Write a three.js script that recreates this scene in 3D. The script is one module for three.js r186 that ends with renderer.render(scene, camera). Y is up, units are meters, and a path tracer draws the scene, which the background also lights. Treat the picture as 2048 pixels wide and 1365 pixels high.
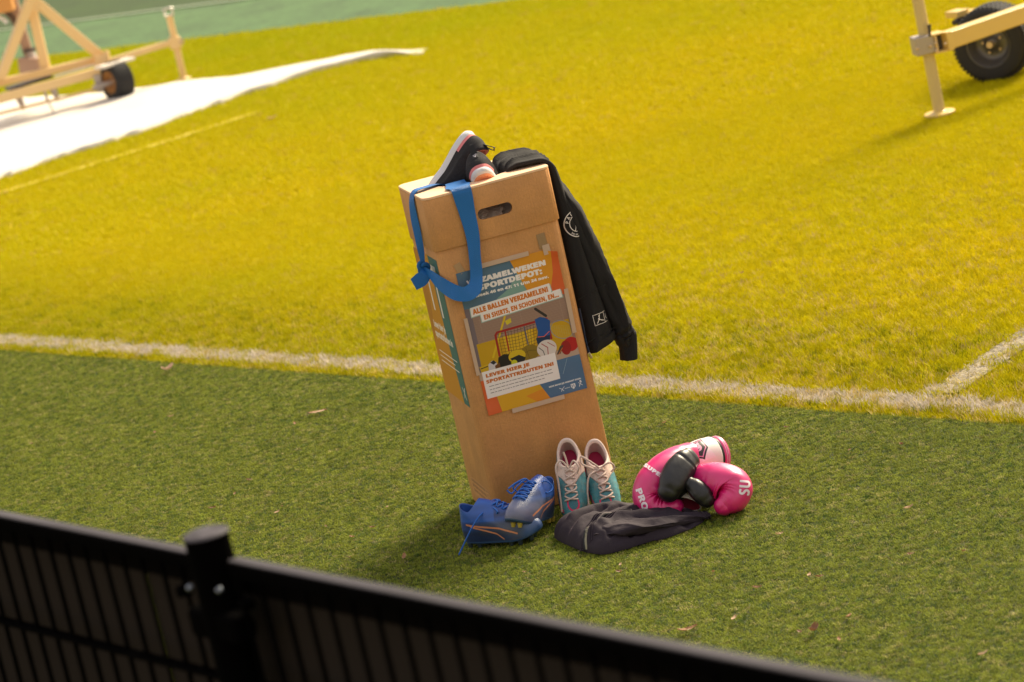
import * as THREE from 'three';
import { mergeGeometries, mergeVertices, toCreasedNormals } from 'three/addons/utils/BufferGeometryUtils.js';
import { RoundedBoxGeometry } from 'three/addons/geometries/RoundedBoxGeometry.js';
import { DecalGeometry } from 'three/addons/geometries/DecalGeometry.js';
import { Brush, Evaluator, SUBTRACTION } from 'three-bvh-csg';

// ------------------------------------------------------------------ camera, sky, sun, exposure
const scene = new THREE.Scene();
const camera = new THREE.PerspectiveCamera(12.173, 1024 / 682, 0.1, 400);
{
  const p = 0.219, r = 0.223, H = 2.574;
  const F = new THREE.Vector3(0, -Math.sin(p), -Math.cos(p)), U = new THREE.Vector3(0, Math.cos(p), -Math.sin(p)), R = new THREE.Vector3(1, 0, 0);
  const X = R.clone().multiplyScalar(Math.cos(r)).addScaledVector(U, -Math.sin(r)), Y = R.clone().multiplyScalar(Math.sin(r)).addScaledVector(U, Math.cos(r));
  camera.quaternion.setFromRotationMatrix(new THREE.Matrix4().makeBasis(X, Y, F.clone().negate()));
  camera.position.set(0, H, 0);
  camera.focus = 9.35; camera.userData.fStop = 4.4;
}
{ // pale warm autumn sky
  const W = 128, Hh = 64, d = new Float32Array(W * Hh * 4);
  for (let j = 0; j < Hh; j++) for (let i = 0; i < W; i++) {
    const el = ((j + 0.5) / Hh - 0.5) * Math.PI, t = Math.max(0, Math.sin(el)), k = Math.pow(t, 0.6), o = (j * W + i) * 4;
    d[o] = 0.54 - 0.16 * k; d[o + 1] = 0.475 - 0.10 * k; d[o + 2] = 0.395 + 0.01 * k; d[o + 3] = 1;
  }
  const sky = new THREE.DataTexture(d, W, Hh, THREE.RGBAFormat, THREE.FloatType);
  sky.mapping = THREE.EquirectangularReflectionMapping; sky.magFilter = THREE.LinearFilter; sky.needsUpdate = true;
  scene.background = sky; scene.environment = sky; scene.environmentIntensity = 1; scene.backgroundIntensity = 1;
}
const sun = new THREE.DirectionalLight(new THREE.Color(1, 0.86, 0.62), 5);
{
  const el = 40 * Math.PI / 180;
  sun.position.set(0.65 * Math.cos(el) * 30, Math.sin(el) * 30, -9 - 0.76 * Math.cos(el) * 30); sun.target.position.set(0, 0, -9);
  sun.shadow.radius = 40; sun.castShadow = true; sun.shadow.mapSize.set(2048, 2048);
  Object.assign(sun.shadow.camera, { left: -12, right: 12, top: 14, bottom: -14, near: 1, far: 80 });
  scene.add(sun, sun.target);
}
const EXPOSURE = 1.72;

// ------------------------------------------------------------------ helpers
let seed = 12345;
const rnd = () => { seed = (seed + 0x6d2b79f5) | 0; let t = Math.imul(seed ^ (seed >>> 15), 1 | seed); t = (t + Math.imul(t ^ (t >>> 7), 61 | t)) ^ t; return ((t ^ (t >>> 14)) >>> 0) / 4294967296; };
const rr = (a, b) => a + (b - a) * rnd();
const V = (x, y, z) => new THREE.Vector3(x, y, z);
const clamp = (x, a = 0, b = 1) => Math.min(b, Math.max(a, x));
const lerp = (a, b, t) => a + (b - a) * t;
const sstep = (a, b, x) => { const t = clamp((x - a) / (b - a)); return t * t * (3 - 2 * t); };
const table = (xs, ys, x) => { if (x <= xs[0]) return ys[0]; for (let i = 1; i < xs.length; i++) if (x <= xs[i]) { const t = (x - xs[i - 1]) / (xs[i] - xs[i - 1]), s = t * t * (3 - 2 * t); return lerp(ys[i - 1], ys[i], s); } return ys[ys.length - 1]; };
const hash = (i, j, k = 0) => { let h = Math.imul(i, 374761393) + Math.imul(j, 668265263) + Math.imul(k, 2147483647 ^ 0x5bd1e995); h = Math.imul(h ^ (h >>> 13), 1274126177); return ((h ^ (h >>> 16)) >>> 0) / 4294967296; };
const vnoise = (x, y, k = 0, px = 0) => { const i = Math.floor(x), j = Math.floor(y), fx = x - i, fy = y - j, sx = fx * fx * (3 - 2 * fx), sy = fy * fy * (3 - 2 * fy), w = (a) => (px ? ((a % px) + px) % px : a); return lerp(lerp(hash(w(i), w(j), k), hash(w(i + 1), w(j), k), sx), lerp(hash(w(i), w(j + 1), k), hash(w(i + 1), w(j + 1), k), sx), sy); };
const fbm = (x, y, oct = 4, k = 0) => { let s = 0, a = 0.5, n = 0; for (let o = 0; o < oct; o++) { s += a * vnoise(x, y, k + o); n += a; a *= 0.5; x *= 2.03; y *= 2.03; } return s / n; };
const tfbm = (u, v, base, oct, k = 0) => { let s = 0, a = 0.5, n = 0, f = base; for (let o = 0; o < oct; o++) { s += a * vnoise(u * f, v * f, k + o, f); n += a; a *= 0.5; f *= 2; } return s / n; };
const names = {};
const numbered = (n) => { const c = names[n] = (names[n] ?? -1) + 1; return c ? `${n}_${String(c).padStart(3, '0')}` : n; };
function tag(o, label, category, group, kind) { if (label) o.userData.label = label; if (category) o.userData.category = category; if (group) o.userData.group = group; if (kind) o.userData.kind = kind; return o; }
function mesh(name, geo, mat, parent) { const m = new THREE.Mesh(geo, mat); m.castShadow = m.receiveShadow = true; m.name = parent ? name : numbered(name); (parent || scene).add(m); return m; }
function thing(name, label, category, pos = V(0, 0, 0), group) { const g = new THREE.Group(); g.name = numbered(name); g.position.copy(pos); scene.add(g); return tag(g, label, category, group); }
function basis(o, origin, x, y) { const X = x.clone().normalize(), Y = y.clone().addScaledVector(X, -y.dot(X)).normalize(), Z = X.clone().cross(Y); o.matrix.makeBasis(X, Y, Z).setPosition(origin); o.matrix.decompose(o.position, o.quaternion, o.scale); return o; }
function tex(w, h, fn, srgb) { const d = new Uint8Array(w * h * 4); for (let j = 0; j < h; j++) for (let i = 0; i < w; i++) { const c = fn((i + 0.5) / w, (j + 0.5) / h), o = (j * w + i) * 4; if (typeof c === 'number') d[o] = d[o + 1] = d[o + 2] = clamp(c) * 255; else { d[o] = clamp(c[0], 0, 255); d[o + 1] = clamp(c[1], 0, 255); d[o + 2] = clamp(c[2], 0, 255); } d[o + 3] = 255; } const t = new THREE.DataTexture(d, w, h); t.magFilter = THREE.LinearFilter; t.wrapS = t.wrapT = THREE.RepeatWrapping; if (srgb) t.colorSpace = THREE.SRGBColorSpace; t.needsUpdate = true; return t; }
const rep = (t, x, y = x) => { const c = t.clone(); c.repeat.set(x, y); c.needsUpdate = true; return c; };
const lin = (r, g, b) => new THREE.Color().setRGB(r, g, b);
const hex = (h) => new THREE.Color(h);
const M = (o) => new THREE.MeshStandardMaterial({ side: THREE.DoubleSide, ...o });
const P = (o) => new THREE.MeshPhysicalMaterial({ side: THREE.DoubleSide, ...o });
function canvasTex(w, h, draw) { const c = document.createElement('canvas'); c.width = w; c.height = h; draw(c.getContext('2d'), w, h); const t = new THREE.CanvasTexture(c); t.colorSpace = THREE.SRGBColorSpace; return t; }

// grid surface from rings (ring = array of Vector3), closed or open round the ring
function rings(rs, { closed = true, cap0 = false, cap1 = false, uvs } = {}) {
  const n = rs[0].length, m = rs.length, pos = [], uv = [], idx = [], cols = closed ? n + 1 : n;
  for (let j = 0; j < m; j++) for (let i = 0; i < cols; i++) { const p = rs[j][i % n]; pos.push(p.x, p.y, p.z); if (uvs) uv.push(...uvs(i / (closed ? n : n - 1), j / (m - 1), p)); else uv.push(i / (cols - 1), j / (m - 1)); }
  for (let j = 0; j < m - 1; j++) for (let i = 0; i < cols - 1; i++) { const a = j * cols + i, b = a + 1, c = a + cols, d = c + 1; idx.push(a, b, d, a, d, c); }
  const cap = (j, flip) => { const c = V(0, 0, 0); rs[j].forEach((p) => c.add(p)); c.multiplyScalar(1 / n); const k = pos.length / 3; pos.push(c.x, c.y, c.z); uv.push(0.5, 0.5); for (let i = 0; i < n; i++) { const p = rs[j][i]; pos.push(p.x, p.y, p.z); uv.push(0.5 + p.x, 0.5 + p.z); } for (let i = 0; i < n; i++) { const a = k + 1 + i, b = k + 1 + (i + 1) % n; flip ? idx.push(k, b, a) : idx.push(k, a, b); } };
  if (cap0) cap(0, true);
  if (cap1) cap(m - 1, false);
  const g = new THREE.BufferGeometry(); g.setAttribute('position', new THREE.Float32BufferAttribute(pos, 3)); g.setAttribute('uv', new THREE.Float32BufferAttribute(uv, 2)); g.setIndex(idx); g.computeVertexNormals();
  if (closed) { const N = g.attributes.normal; for (let j = 0; j < m; j++) { const a = j * cols, b = a + n; const x = N.getX(a) + N.getX(b), y = N.getY(a) + N.getY(b), z = N.getZ(a) + N.getZ(b), l = Math.hypot(x, y, z) || 1; N.setXYZ(a, x / l, y / l, z / l); N.setXYZ(b, x / l, y / l, z / l); } }
  return g;
}
// sweep of an ellipse along a path: stations {p, a, b} (a across the ref vector, b along it); round ends
function sweep(st, ref, { n = 48, m = 60, disp, cap0 = true, cap1 = true, pow = 2 } = {}) {
  const curve = new THREE.CatmullRomCurve3(st.map((s) => s.p), false, 'centripetal'), rs = [], Ls = st.length - 1;
  const at = (k, u) => { const x = u * Ls, i = Math.min(Ls - 1, Math.floor(x)), t = x - i, g = (q) => st[clamp(q, 0, Ls)][k], a = g(i - 1), b = g(i), c = g(i + 1), d = g(i + 2); return 0.5 * (2 * b + (c - a) * t + (2 * a - 5 * b + 4 * c - d) * t * t + (3 * b - a - 3 * c + d) * t * t * t); };
  const frame = (u) => { const T = curve.getTangent(clamp(u, 0.001, 0.999)), n1 = ref.clone().addScaledVector(T, -ref.dot(T)).normalize(); return [T, n1, T.clone().cross(n1)]; };
  const ring = (c, n1, n2, a, b, u) => { const out = []; for (let i = 0; i < n; i++) { const t = i / n * 2 * Math.PI, ct = Math.cos(t), s = Math.sin(t), f = Math.pow(Math.pow(Math.abs(ct), pow) + Math.pow(Math.abs(s), pow), -1 / pow), p = c.clone().addScaledVector(n2, ct * a * f).addScaledVector(n1, s * b * f); if (disp) { const nd = n2.clone().multiplyScalar(ct / a).addScaledVector(n1, s / b).normalize(); p.addScaledVector(nd, disp(u, t, p)); } out.push(p); } return out.reverse(); };
  const C = 10;
  if (cap0) { const [T, n1, n2] = frame(0), a = at('a', 0), b = at('b', 0); for (let k = C; k > 0; k--) { const q = k / C * Math.PI / 2 * 0.985; rs.push(ring(st[0].p.clone().addScaledVector(T, -Math.sin(q) * Math.min(a, b) * 0.9), n1, n2, a * Math.cos(q), b * Math.cos(q), 0)); } }
  for (let j = 0; j <= m; j++) { const u = j / m, [, n1, n2] = frame(u); rs.push(ring(curve.getPoint(u), n1, n2, at('a', u), at('b', u), u)); }
  if (cap1) { const [T, n1, n2] = frame(1), a = at('a', 1), b = at('b', 1); for (let k = 1; k <= C; k++) { const q = k / C * Math.PI / 2 * 0.985; rs.push(ring(st[Ls].p.clone().addScaledVector(T, Math.sin(q) * Math.min(a, b) * 0.9), n1, n2, a * Math.cos(q), b * Math.cos(q), 1)); } }
  return rings(rs, { cap0, cap1, uvs: (i, j) => [i * 0.3, j * 0.4] });
}
const tube = (pts, r, seg = 0, rad = 8, closed = false) => new THREE.TubeGeometry(new THREE.CatmullRomCurve3(pts, closed, 'centripetal'), seg || pts.length * 8, r, rad, closed);
// ribbon through stations [p, widthVector]; a flat band with real thickness
function ribbon(st, thick = 0.0014, m = 120) {
  const c = new THREE.CatmullRomCurve3(st.map((s) => s[0]), false, 'centripetal'), w = new THREE.CatmullRomCurve3(st.map((s) => s[1]), false, 'centripetal'), rs = [];
  for (let j = 0; j <= m; j++) { const u = j / m, p = c.getPoint(u), T = c.getTangent(u), d = w.getPoint(u), N = T.clone().cross(d).normalize().multiplyScalar(thick / 2), h = d.multiplyScalar(0.5); rs.push([p.clone().sub(h).add(N), p.clone().addScaledVector(h, -0.33).addScaledVector(N, 1.25), p.clone().addScaledVector(h, 0.33).addScaledVector(N, 1.25), p.clone().add(h).add(N), p.clone().add(h).sub(N), p.clone().sub(h).sub(N)]); }
  const len = c.getLength(); return toCreasedNormals(rings(rs, { cap0: true, cap1: true, uvs: (i, j) => [i * 0.08, j * len] }), 0.9);
}
// a bar with a rectangular section between two points
function bar(a, b, w, h, bev = 0.004) { const d = b.clone().sub(a), g = new RoundedBoxGeometry(w, d.length(), h, 2, Math.min(bev, w / 3, h / 3)); const q = new THREE.Quaternion(); const Y = d.clone().normalize(), up = Math.abs(Y.y) > 0.9 ? V(0, 0, 1) : V(0, 1, 0), X = Y.clone().cross(up).normalize(), Z = X.clone().cross(Y); q.setFromRotationMatrix(new THREE.Matrix4().makeBasis(X, Y, Z)); g.applyQuaternion(q); const c = a.clone().add(b).multiplyScalar(0.5); g.translate(c.x, c.y, c.z); return g; }
function cyl(a, b, r, r2 = r, n = 28) { const d = b.clone().sub(a), g = new THREE.CylinderGeometry(r2, r, d.length(), n); g.applyQuaternion(new THREE.Quaternion().setFromUnitVectors(V(0, 1, 0), d.clone().normalize())); const c = a.clone().add(b).multiplyScalar(0.5); g.translate(c.x, c.y, c.z); return g; }
// uv in metres by the dominant axis of the face
function boxUV(g0) { const g = g0.index ? g0.toNonIndexed() : g0, p = g.attributes.position, uv = new Float32Array(p.count * 2), a = V(), b = V(), c = V(); for (let i = 0; i < p.count; i += 3) { a.fromBufferAttribute(p, i); b.fromBufferAttribute(p, i + 1); c.fromBufferAttribute(p, i + 2); const n = b.clone().sub(a).cross(c.clone().sub(a)), x = Math.abs(n.x), y = Math.abs(n.y), z = Math.abs(n.z); [a, b, c].forEach((q, k) => { const o = (i + k) * 2; if (x >= y && x >= z) { uv[o] = q.z; uv[o + 1] = q.y; } else if (y >= z) { uv[o] = q.x; uv[o + 1] = q.z; } else { uv[o] = q.x; uv[o + 1] = q.y; } }); } g.setAttribute('uv', new THREE.BufferAttribute(uv, 2)); return g; }
const plainSet = (gs) => mergeGeometries(gs.map((g) => { const q = g.index ? g.toNonIndexed() : g.clone(); for (const k of Object.keys(q.attributes)) if (!['position', 'normal', 'uv'].includes(k)) q.deleteAttribute(k); return q; }));

// ------------------------------------------------------------------ ground: pitch, turf, lines
const EDGE = { p: [-2.176, -13.657], d: [0.6058, 0.7956], n: [0.7956, -0.6058] };          // where the artificial turf meets the pitch
const sOf = (x, z) => (x - EDGE.p[0]) * EDGE.n[0] + (z - EDGE.p[1]) * EDGE.n[1], tOf = (x, z) => (x - EDGE.p[0]) * EDGE.d[0] + (z - EDGE.p[1]) * EDGE.d[1];
const fromST = (s, t) => [EDGE.p[0] + EDGE.n[0] * s + EDGE.d[0] * t, EDGE.p[1] + EDGE.n[1] * s + EDGE.d[1] * t];
const L2 = { p: [1.23, -9.49], d: [0.632, -0.775] };
const line2 = (x, z) => { const dx = x - L2.p[0], dz = z - L2.p[1]; return { along: dx * L2.d[0] + dz * L2.d[1], off: dx * L2.d[1] - dz * L2.d[0] }; };
function strip(name, pts, y, mat, n = 1, kind = 'structure') { const sh = new THREE.Shape(pts.map(([x, z]) => new THREE.Vector2(x, -z))); const g = new THREE.ShapeGeometry(sh); g.rotateX(-Math.PI / 2); g.translate(0, y, 0); const p = g.attributes.position, uv = g.attributes.uv; for (let i = 0; i < p.count; i++) uv.setXY(i, p.getX(i), p.getZ(i)); const m = mesh(name, g, mat); m.userData.kind = kind; return m; }
const stq = (s0, s1, t0, t1) => [fromST(s0, t0), fromST(s0, t1), fromST(s1, t1), fromST(s1, t0)];

const grassTex = tex(512, 512, (u, v) => { const a = tfbm(u, v, 96, 2, 3), b = tfbm(u, v, 5, 4, 9), c = tfbm(u, v, 200, 1, 5); const k = 0.86 + 0.35 * (a - 0.5) + 0.10 * (b - 0.5) + 0.3 * (c - 0.5); return [214 * k, 190 * k, 14 * k]; }, true);
const grassBump = tex(256, 256, (u, v) => 0.6 * tfbm(u, v, 80, 2, 31) + 0.4 * tfbm(u, v, 30, 2, 37));
const pitchMat = M({ map: rep(grassTex, 1 / 2.3), bumpMap: rep(grassBump, 1 / 1.1), bumpScale: 0.02, roughness: 0.95, color: lin(0.86, 0.80, 0.8) });
strip('pitch', [[-90, -150], [90, -150], [90, 60], [-90, 60]], -0.012, pitchMat);
const turfTex = tex(512, 512, (u, v) => { const a = tfbm(u, v, 128, 2, 13), b = tfbm(u, v, 6, 4, 19); const k = 0.45 + 0.5 * (a - 0.5) + 0.2 * (b - 0.5); return [112 * k, 130 * k, 34 * k]; }, true);
const turfMat = M({ map: rep(turfTex, 1 / 1.3), bumpMap: rep(grassBump, 1 / 0.6), bumpScale: 0.008, roughness: 0.95 });
strip('artificial_turf', stq(-14, 0, -40, 40), -0.004, turfMat);
const lineMat = M({ map: rep(tex(256, 256, (u, v) => { const a = tfbm(u, v, 40, 3, 23), k = 0.52 + 0.6 * (a - 0.3); return [206 * k, 190 * k, 156 * k]; }, true), 1 / 0.5), roughness: 0.95 });
strip('white_line', stq(0.068, 0.195, -40, 40), -0.007, lineMat);
{ const q = (al, of) => [L2.p[0] + L2.d[0] * al + L2.d[1] * of, L2.p[1] + L2.d[1] * al - L2.d[0] * of]; strip('white_line', [q(0.03, -0.062), q(12, -0.062), q(12, 0.062), q(0.03, 0.062)], -0.003, lineMat); }
// far pitch in the stand's shadow: the shade is painted as green strips
{
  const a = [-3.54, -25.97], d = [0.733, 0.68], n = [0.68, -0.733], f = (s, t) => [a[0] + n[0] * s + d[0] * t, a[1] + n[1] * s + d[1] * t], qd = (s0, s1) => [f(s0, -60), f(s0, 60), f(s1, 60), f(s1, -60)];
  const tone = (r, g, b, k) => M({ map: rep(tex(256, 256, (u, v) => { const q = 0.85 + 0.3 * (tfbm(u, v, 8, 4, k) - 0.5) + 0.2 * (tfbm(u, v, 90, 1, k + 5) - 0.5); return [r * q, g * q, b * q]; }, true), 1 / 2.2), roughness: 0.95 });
  strip('far_shade_band', qd(0, 1.75), -0.005, tone(82, 116, 66, 71));
  strip('far_shade_grass', qd(1.75, 60), 0.0, tone(50, 78, 16, 81));
  strip('far_white_line', qd(1.72, 1.80), 0.004, M({ color: lin(0.24, 0.30, 0.20), roughness: 0.9 }));
}
// faint worn stripe beside the white sheet
{ const pts = [[-4.2, -17.6], [-2.71, -18.47], [-1.97, -18.91], [-1.19, -19.44]], L = pts.map(([x, z]) => [x - 0.02, z - 0.045]), R = pts.map(([x, z]) => [x + 0.02, z + 0.045]); strip('worn_stripe', [...L, ...R.reverse()], 0.0, M({ color: lin(0.62, 0.50, 0.08), roughness: 0.95 })); }

// grass blades
function tuft(nb, hMin, hMax, w, spread, curl, s0) {
  const pos = [], idx = [], nor = []; seed = s0;
  for (let k = 0; k < nb; k++) {
    const a = rnd() * 6.283, r = spread * Math.sqrt(rnd()), x0 = Math.cos(a) * r, z0 = Math.sin(a) * r, d = rnd() * 6.283, h = rr(hMin, hMax), lean = curl * rr(0.3, 1) * h, dx = Math.cos(d), dz = Math.sin(d), fx = -Math.sin(d + rr(-0.6, 0.6)) * w * 0.5, fz = Math.cos(d + rr(-0.6, 0.6)) * w * 0.5, o = pos.length / 3;
    for (let j = 0; j <= 2; j++) { const t = j / 2, bend = t * t * lean, y = h * (t - 0.25 * curl * t * t), ww = j === 2 ? 0.12 : 1 - 0.25 * t; pos.push(x0 + dx * bend - fx * ww, y, z0 + dz * bend - fz * ww, x0 + dx * bend + fx * ww, y, z0 + dz * bend + fz * ww); nor.push(0, 1, 0, 0, 1, 0); }
    for (let j = 0; j < 2; j++) { const b = o + j * 2; idx.push(b, b + 1, b + 3, b, b + 3, b + 2); }
  }
  const g = new THREE.BufferGeometry(); g.setAttribute('position', new THREE.Float32BufferAttribute(pos, 3)); g.setIndex(idx); g.computeVertexNormals(); return g;
}
const bladeMat = P({ color: lin(1, 1, 1), roughness: 0.75, transmission: 0.35, thickness: 0, specularIntensity: 0.12 });
const fibreMat = P({ color: lin(1, 1, 1), roughness: 0.8, transmission: 0.2, thickness: 0, specularIntensity: 0.12 });
// what of the ground the lens can plausibly see, with a margin: between two rays from the camera foot
const inView = (x, z, m) => { const d = -z; return x > -0.178 * d - m && x < 0.185 * d + m + (d < 12 ? 0.2 : 0); };
function scatter(name, geos, mat, cell, s0, s1, zNear, zFar, color, label, category, y = -0.01, scale = 1) {
  const spots = []; seed = 777 + Math.round(cell * 1e5);
  const t0 = -60, t1 = 60, step = cell;
  for (let s = s0; s < s1; s += step) for (let t = -20; t < 12; t += step) { const [x, z] = fromST(s + rnd() * step, t + rnd() * step); const k = rnd(); if (z < -zNear && z > -zFar && inView(x, z, 0.35) && (x + 3.54) * 0.68 - (z + 25.97) * 0.733 < -0.02) spots.push([x, z, k]); }
  const per = geos.map(() => []); spots.forEach((q, i) => per[i % geos.length].push(q));
  const m4 = new THREE.Matrix4(), q = new THREE.Quaternion(), c = new THREE.Color(); let first = true;
  const o = new THREE.Group(); o.name = numbered(name);
  geos.forEach((g, gi) => { const im = new THREE.InstancedMesh(g, mat, per[gi].length); im.name = `${name.replace(/s$/, '')}_tufts`; per[gi].forEach(([x, z, k], i) => { const res = color(x, z, k); q.setFromAxisAngle(V(0, 1, 0), rnd() * 6.283); const sc = scale * (res.s ?? 1) * rr(0.8, 1.2); m4.compose(V(x, y, z), q, V(sc, sc * (res.h ?? 1), sc)); im.setMatrixAt(i, m4); im.setColorAt(i, c.setRGB(...res.c)); }); im.castShadow = im.receiveShadow = true; o.add(im); im.userData.kind = 'stuff'; });
  scene.add(o); tag(o, label, category, null, 'stuff');
  return spots.length;
}
const fieldColor = (x, z, k) => {
  const s = sOf(x, z), w = fbm(x * 6, z * 6, 3, 5), l2 = line2(x, z);
  const wob = 0.02 * (fbm(x * 22, z * 22, 2, 8) - 0.5) * 2;
  const onLine = (s > 0.070 + wob && s < 0.188 + wob) || (l2.along > 0.04 && Math.abs(l2.off + wob) < 0.056);
  if (onLine && k < 0.74) { const v = 0.56 + 0.28 * vnoise(x * 70, z * 70, 4); return { c: [v, v * 0.90, v * 0.76], h: l2.along > 0.1 && s > 0.22 ? 0.5 : 0.9 }; }
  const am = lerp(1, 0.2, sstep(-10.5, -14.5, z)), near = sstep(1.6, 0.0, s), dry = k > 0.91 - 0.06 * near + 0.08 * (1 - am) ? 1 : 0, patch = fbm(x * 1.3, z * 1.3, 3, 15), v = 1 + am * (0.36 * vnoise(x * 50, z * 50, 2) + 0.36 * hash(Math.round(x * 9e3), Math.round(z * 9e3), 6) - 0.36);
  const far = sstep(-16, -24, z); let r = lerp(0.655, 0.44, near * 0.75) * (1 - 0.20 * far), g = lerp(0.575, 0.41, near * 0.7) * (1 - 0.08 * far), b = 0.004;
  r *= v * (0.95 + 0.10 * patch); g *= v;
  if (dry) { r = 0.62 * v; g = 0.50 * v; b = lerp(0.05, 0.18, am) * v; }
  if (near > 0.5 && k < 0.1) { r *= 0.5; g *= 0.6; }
  return { c: [r, g, b], h: 0.95 + 0.1 * w };
};
const blades = [1, 2, 3, 4].map((i) => tuft(15, 0.016, 0.034, 0.0026, 0.02, 0.75, 100 + i));
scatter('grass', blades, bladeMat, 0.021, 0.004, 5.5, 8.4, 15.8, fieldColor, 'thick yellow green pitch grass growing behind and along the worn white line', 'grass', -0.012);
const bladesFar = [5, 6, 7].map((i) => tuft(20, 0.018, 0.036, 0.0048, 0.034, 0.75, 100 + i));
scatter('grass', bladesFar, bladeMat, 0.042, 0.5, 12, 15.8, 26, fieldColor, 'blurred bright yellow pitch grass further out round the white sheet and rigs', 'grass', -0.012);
const turfColor = (x, z, k) => { const v = (0.5 + 0.30 * vnoise(x * 140, z * 140, 2) + 0.75 * hash(Math.round(x * 9e3), Math.round(z * 9e3), 6)) * (0.94 + 0.12 * fbm(x * 5, z * 5, 3, 3)); if (k > 0.94) return { c: [0.44 * v, 0.38 * v, 0.14 * v] }; if (k < 0.2) return { c: [0.085 * v, 0.14 * v, 0.016 * v] }; return { c: [0.248 * v, 0.282 * v, 0.033 * v] }; };
const fibres = [1, 2, 3, 4].map((i) => tuft(16, 0.004, 0.0095, 0.0014, 0.0105, 1.4, 200 + i));
scatter('turf_fibres', fibres, fibreMat, 0.0118, -6.2, -0.004, 6.0, 14.6, turfColor, 'short curly olive green fibres of the artificial turf around the box', 'artificial turf', -0.004);

// ------------------------------------------------------------------ cardboard box
const BO = V(-0.158, 0, -9.186), YAW = 0.209, BW = 0.381, BD = 0.339;
const bex = V(Math.cos(YAW), 0, -Math.sin(YAW)), bez = V(Math.sin(YAW), 0, Math.cos(YAW));
const bl = (x, y, z) => BO.clone().addScaledVector(bex, x).addScaledVector(bez, z).setY(y);     // a point of the box's own frame in the world
const cardTex = tex(512, 512, (u, v) => { const a = tfbm(u, v, 6, 5, 41), b = vnoise(u * 256, v * 64, 43, 256), c = tfbm(u, v, 128, 2, 47), sp = vnoise(u * 200, v * 200, 49) > 0.95 ? -0.02 : 0, k = 0.96 + 0.12 * (a - 0.5) + 0.05 * (b - 0.5) + 0.05 * (c - 0.5) + sp; return [212 * k, 152 * k, 92 * k]; }, true);
const cardBump = tex(256, 256, (u, v) => 0.55 * tfbm(u, v, 3, 3, 51) + 0.3 * tfbm(u, v, 64, 2, 53) + 0.15 * vnoise(u * 128, 0, 55, 128));
const cardMat = M({ map: rep(cardTex, 1 / 0.35), bumpMap: rep(cardBump, 1 / 0.3), bumpScale: 0.0028, roughness: 0.72 });
const cardDark = M({ map: rep(cardTex, 1 / 0.35), color: lin(0.55, 0.5, 0.45), roughness: 0.9 });
const box = thing('cardboard_box', 'tall brown cardboard collecting box with lid standing on the artificial turf', 'cardboard box', BO);
box.rotation.y = YAW;
const rrShape = (x0, z0, x1, z1, r, C = THREE.Shape) => { const s = new C(); s.moveTo(x0 + r, z0); s.lineTo(x1 - r, z0); s.absarc(x1 - r, z0 + r, r, -Math.PI / 2, 0); s.lineTo(x1, z1 - r); s.absarc(x1 - r, z1 - r, r, 0, Math.PI / 2); s.lineTo(x0 + r, z1); s.absarc(x0 + r, z1 - r, r, Math.PI / 2, Math.PI); s.lineTo(x0, z0 + r); s.absarc(x0 + r, z0 + r, r, Math.PI, Math.PI * 1.5); return s; };
const ev = new Evaluator(); ev.attributes = ['position', 'normal', 'uv']; ev.useGroups = false;
const cut = (g, tool) => { const a = new Brush(g), b = new Brush(tool); a.updateMatrixWorld(); b.updateMatrixWorld(); const r = ev.evaluate(a, b, SUBTRACTION).geometry; r.clearGroups(); return r; };
const slot = (() => { const s = new THREE.Shape(); s.absarc(-0.037, 0, 0.0165, Math.PI / 2, Math.PI * 1.5); s.absarc(0.037, 0, 0.0165, -Math.PI / 2, Math.PI / 2); const g = new THREE.ExtrudeGeometry(s, { depth: 0.06, bevelEnabled: false, curveSegments: 16 }); g.translate(0.197, 0.913, -0.03); return g; })();
{
  const stand = (out, w, r, h, y) => { const s = rrShape(-out, -out, BW + out, BD + out, r); s.holes.push(rrShape(-out + w, -out + w, BW + out - w, BD + out - w, r - w * 0.5, THREE.Path)); const g = new THREE.ExtrudeGeometry(s, { depth: h, bevelEnabled: true, bevelSize: 0.001, bevelThickness: 0.001, bevelSegments: 2, curveSegments: 14 }); g.rotateX(-Math.PI / 2); g.translate(0, y, 0); return g; };
  const body = toCreasedNormals(boxUV(cut(stand(0, 0.005, 0.024, 0.93, 0.003), slot)), 0.6), lid = toCreasedNormals(boxUV(cut(stand(0.005, 0.004, 0.027, 0.153, 0.84), slot)), 0.6);
  mesh('body', body, cardMat, box); const lidM = mesh('lid', lid, cardMat, box);
  const s = rrShape(-0.004, -0.004, BW + 0.004, BD + 0.004, 0.026), hole = new THREE.Path(); hole.absellipse(0.19, 0.168, 0.118, 0.108, 0, Math.PI * 2, true); s.holes.push(hole);
  const top = new THREE.ExtrudeGeometry(s, { depth: 0.004, bevelEnabled: true, bevelSize: 0.002, bevelThickness: 0.002, bevelSegments: 2, curveSegments: 20 }); top.rotateX(-Math.PI / 2); top.translate(0, 0.996, 0);
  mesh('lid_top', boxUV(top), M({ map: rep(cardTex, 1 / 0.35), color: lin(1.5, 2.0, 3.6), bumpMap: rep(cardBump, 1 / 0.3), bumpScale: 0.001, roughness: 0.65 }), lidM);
  const bot = new THREE.BoxGeometry(BW - 0.012, 0.004, BD - 0.012); bot.translate(BW / 2, 0.006, -BD / 2); mesh('bottom', bot, cardDark, box);
}
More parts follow.
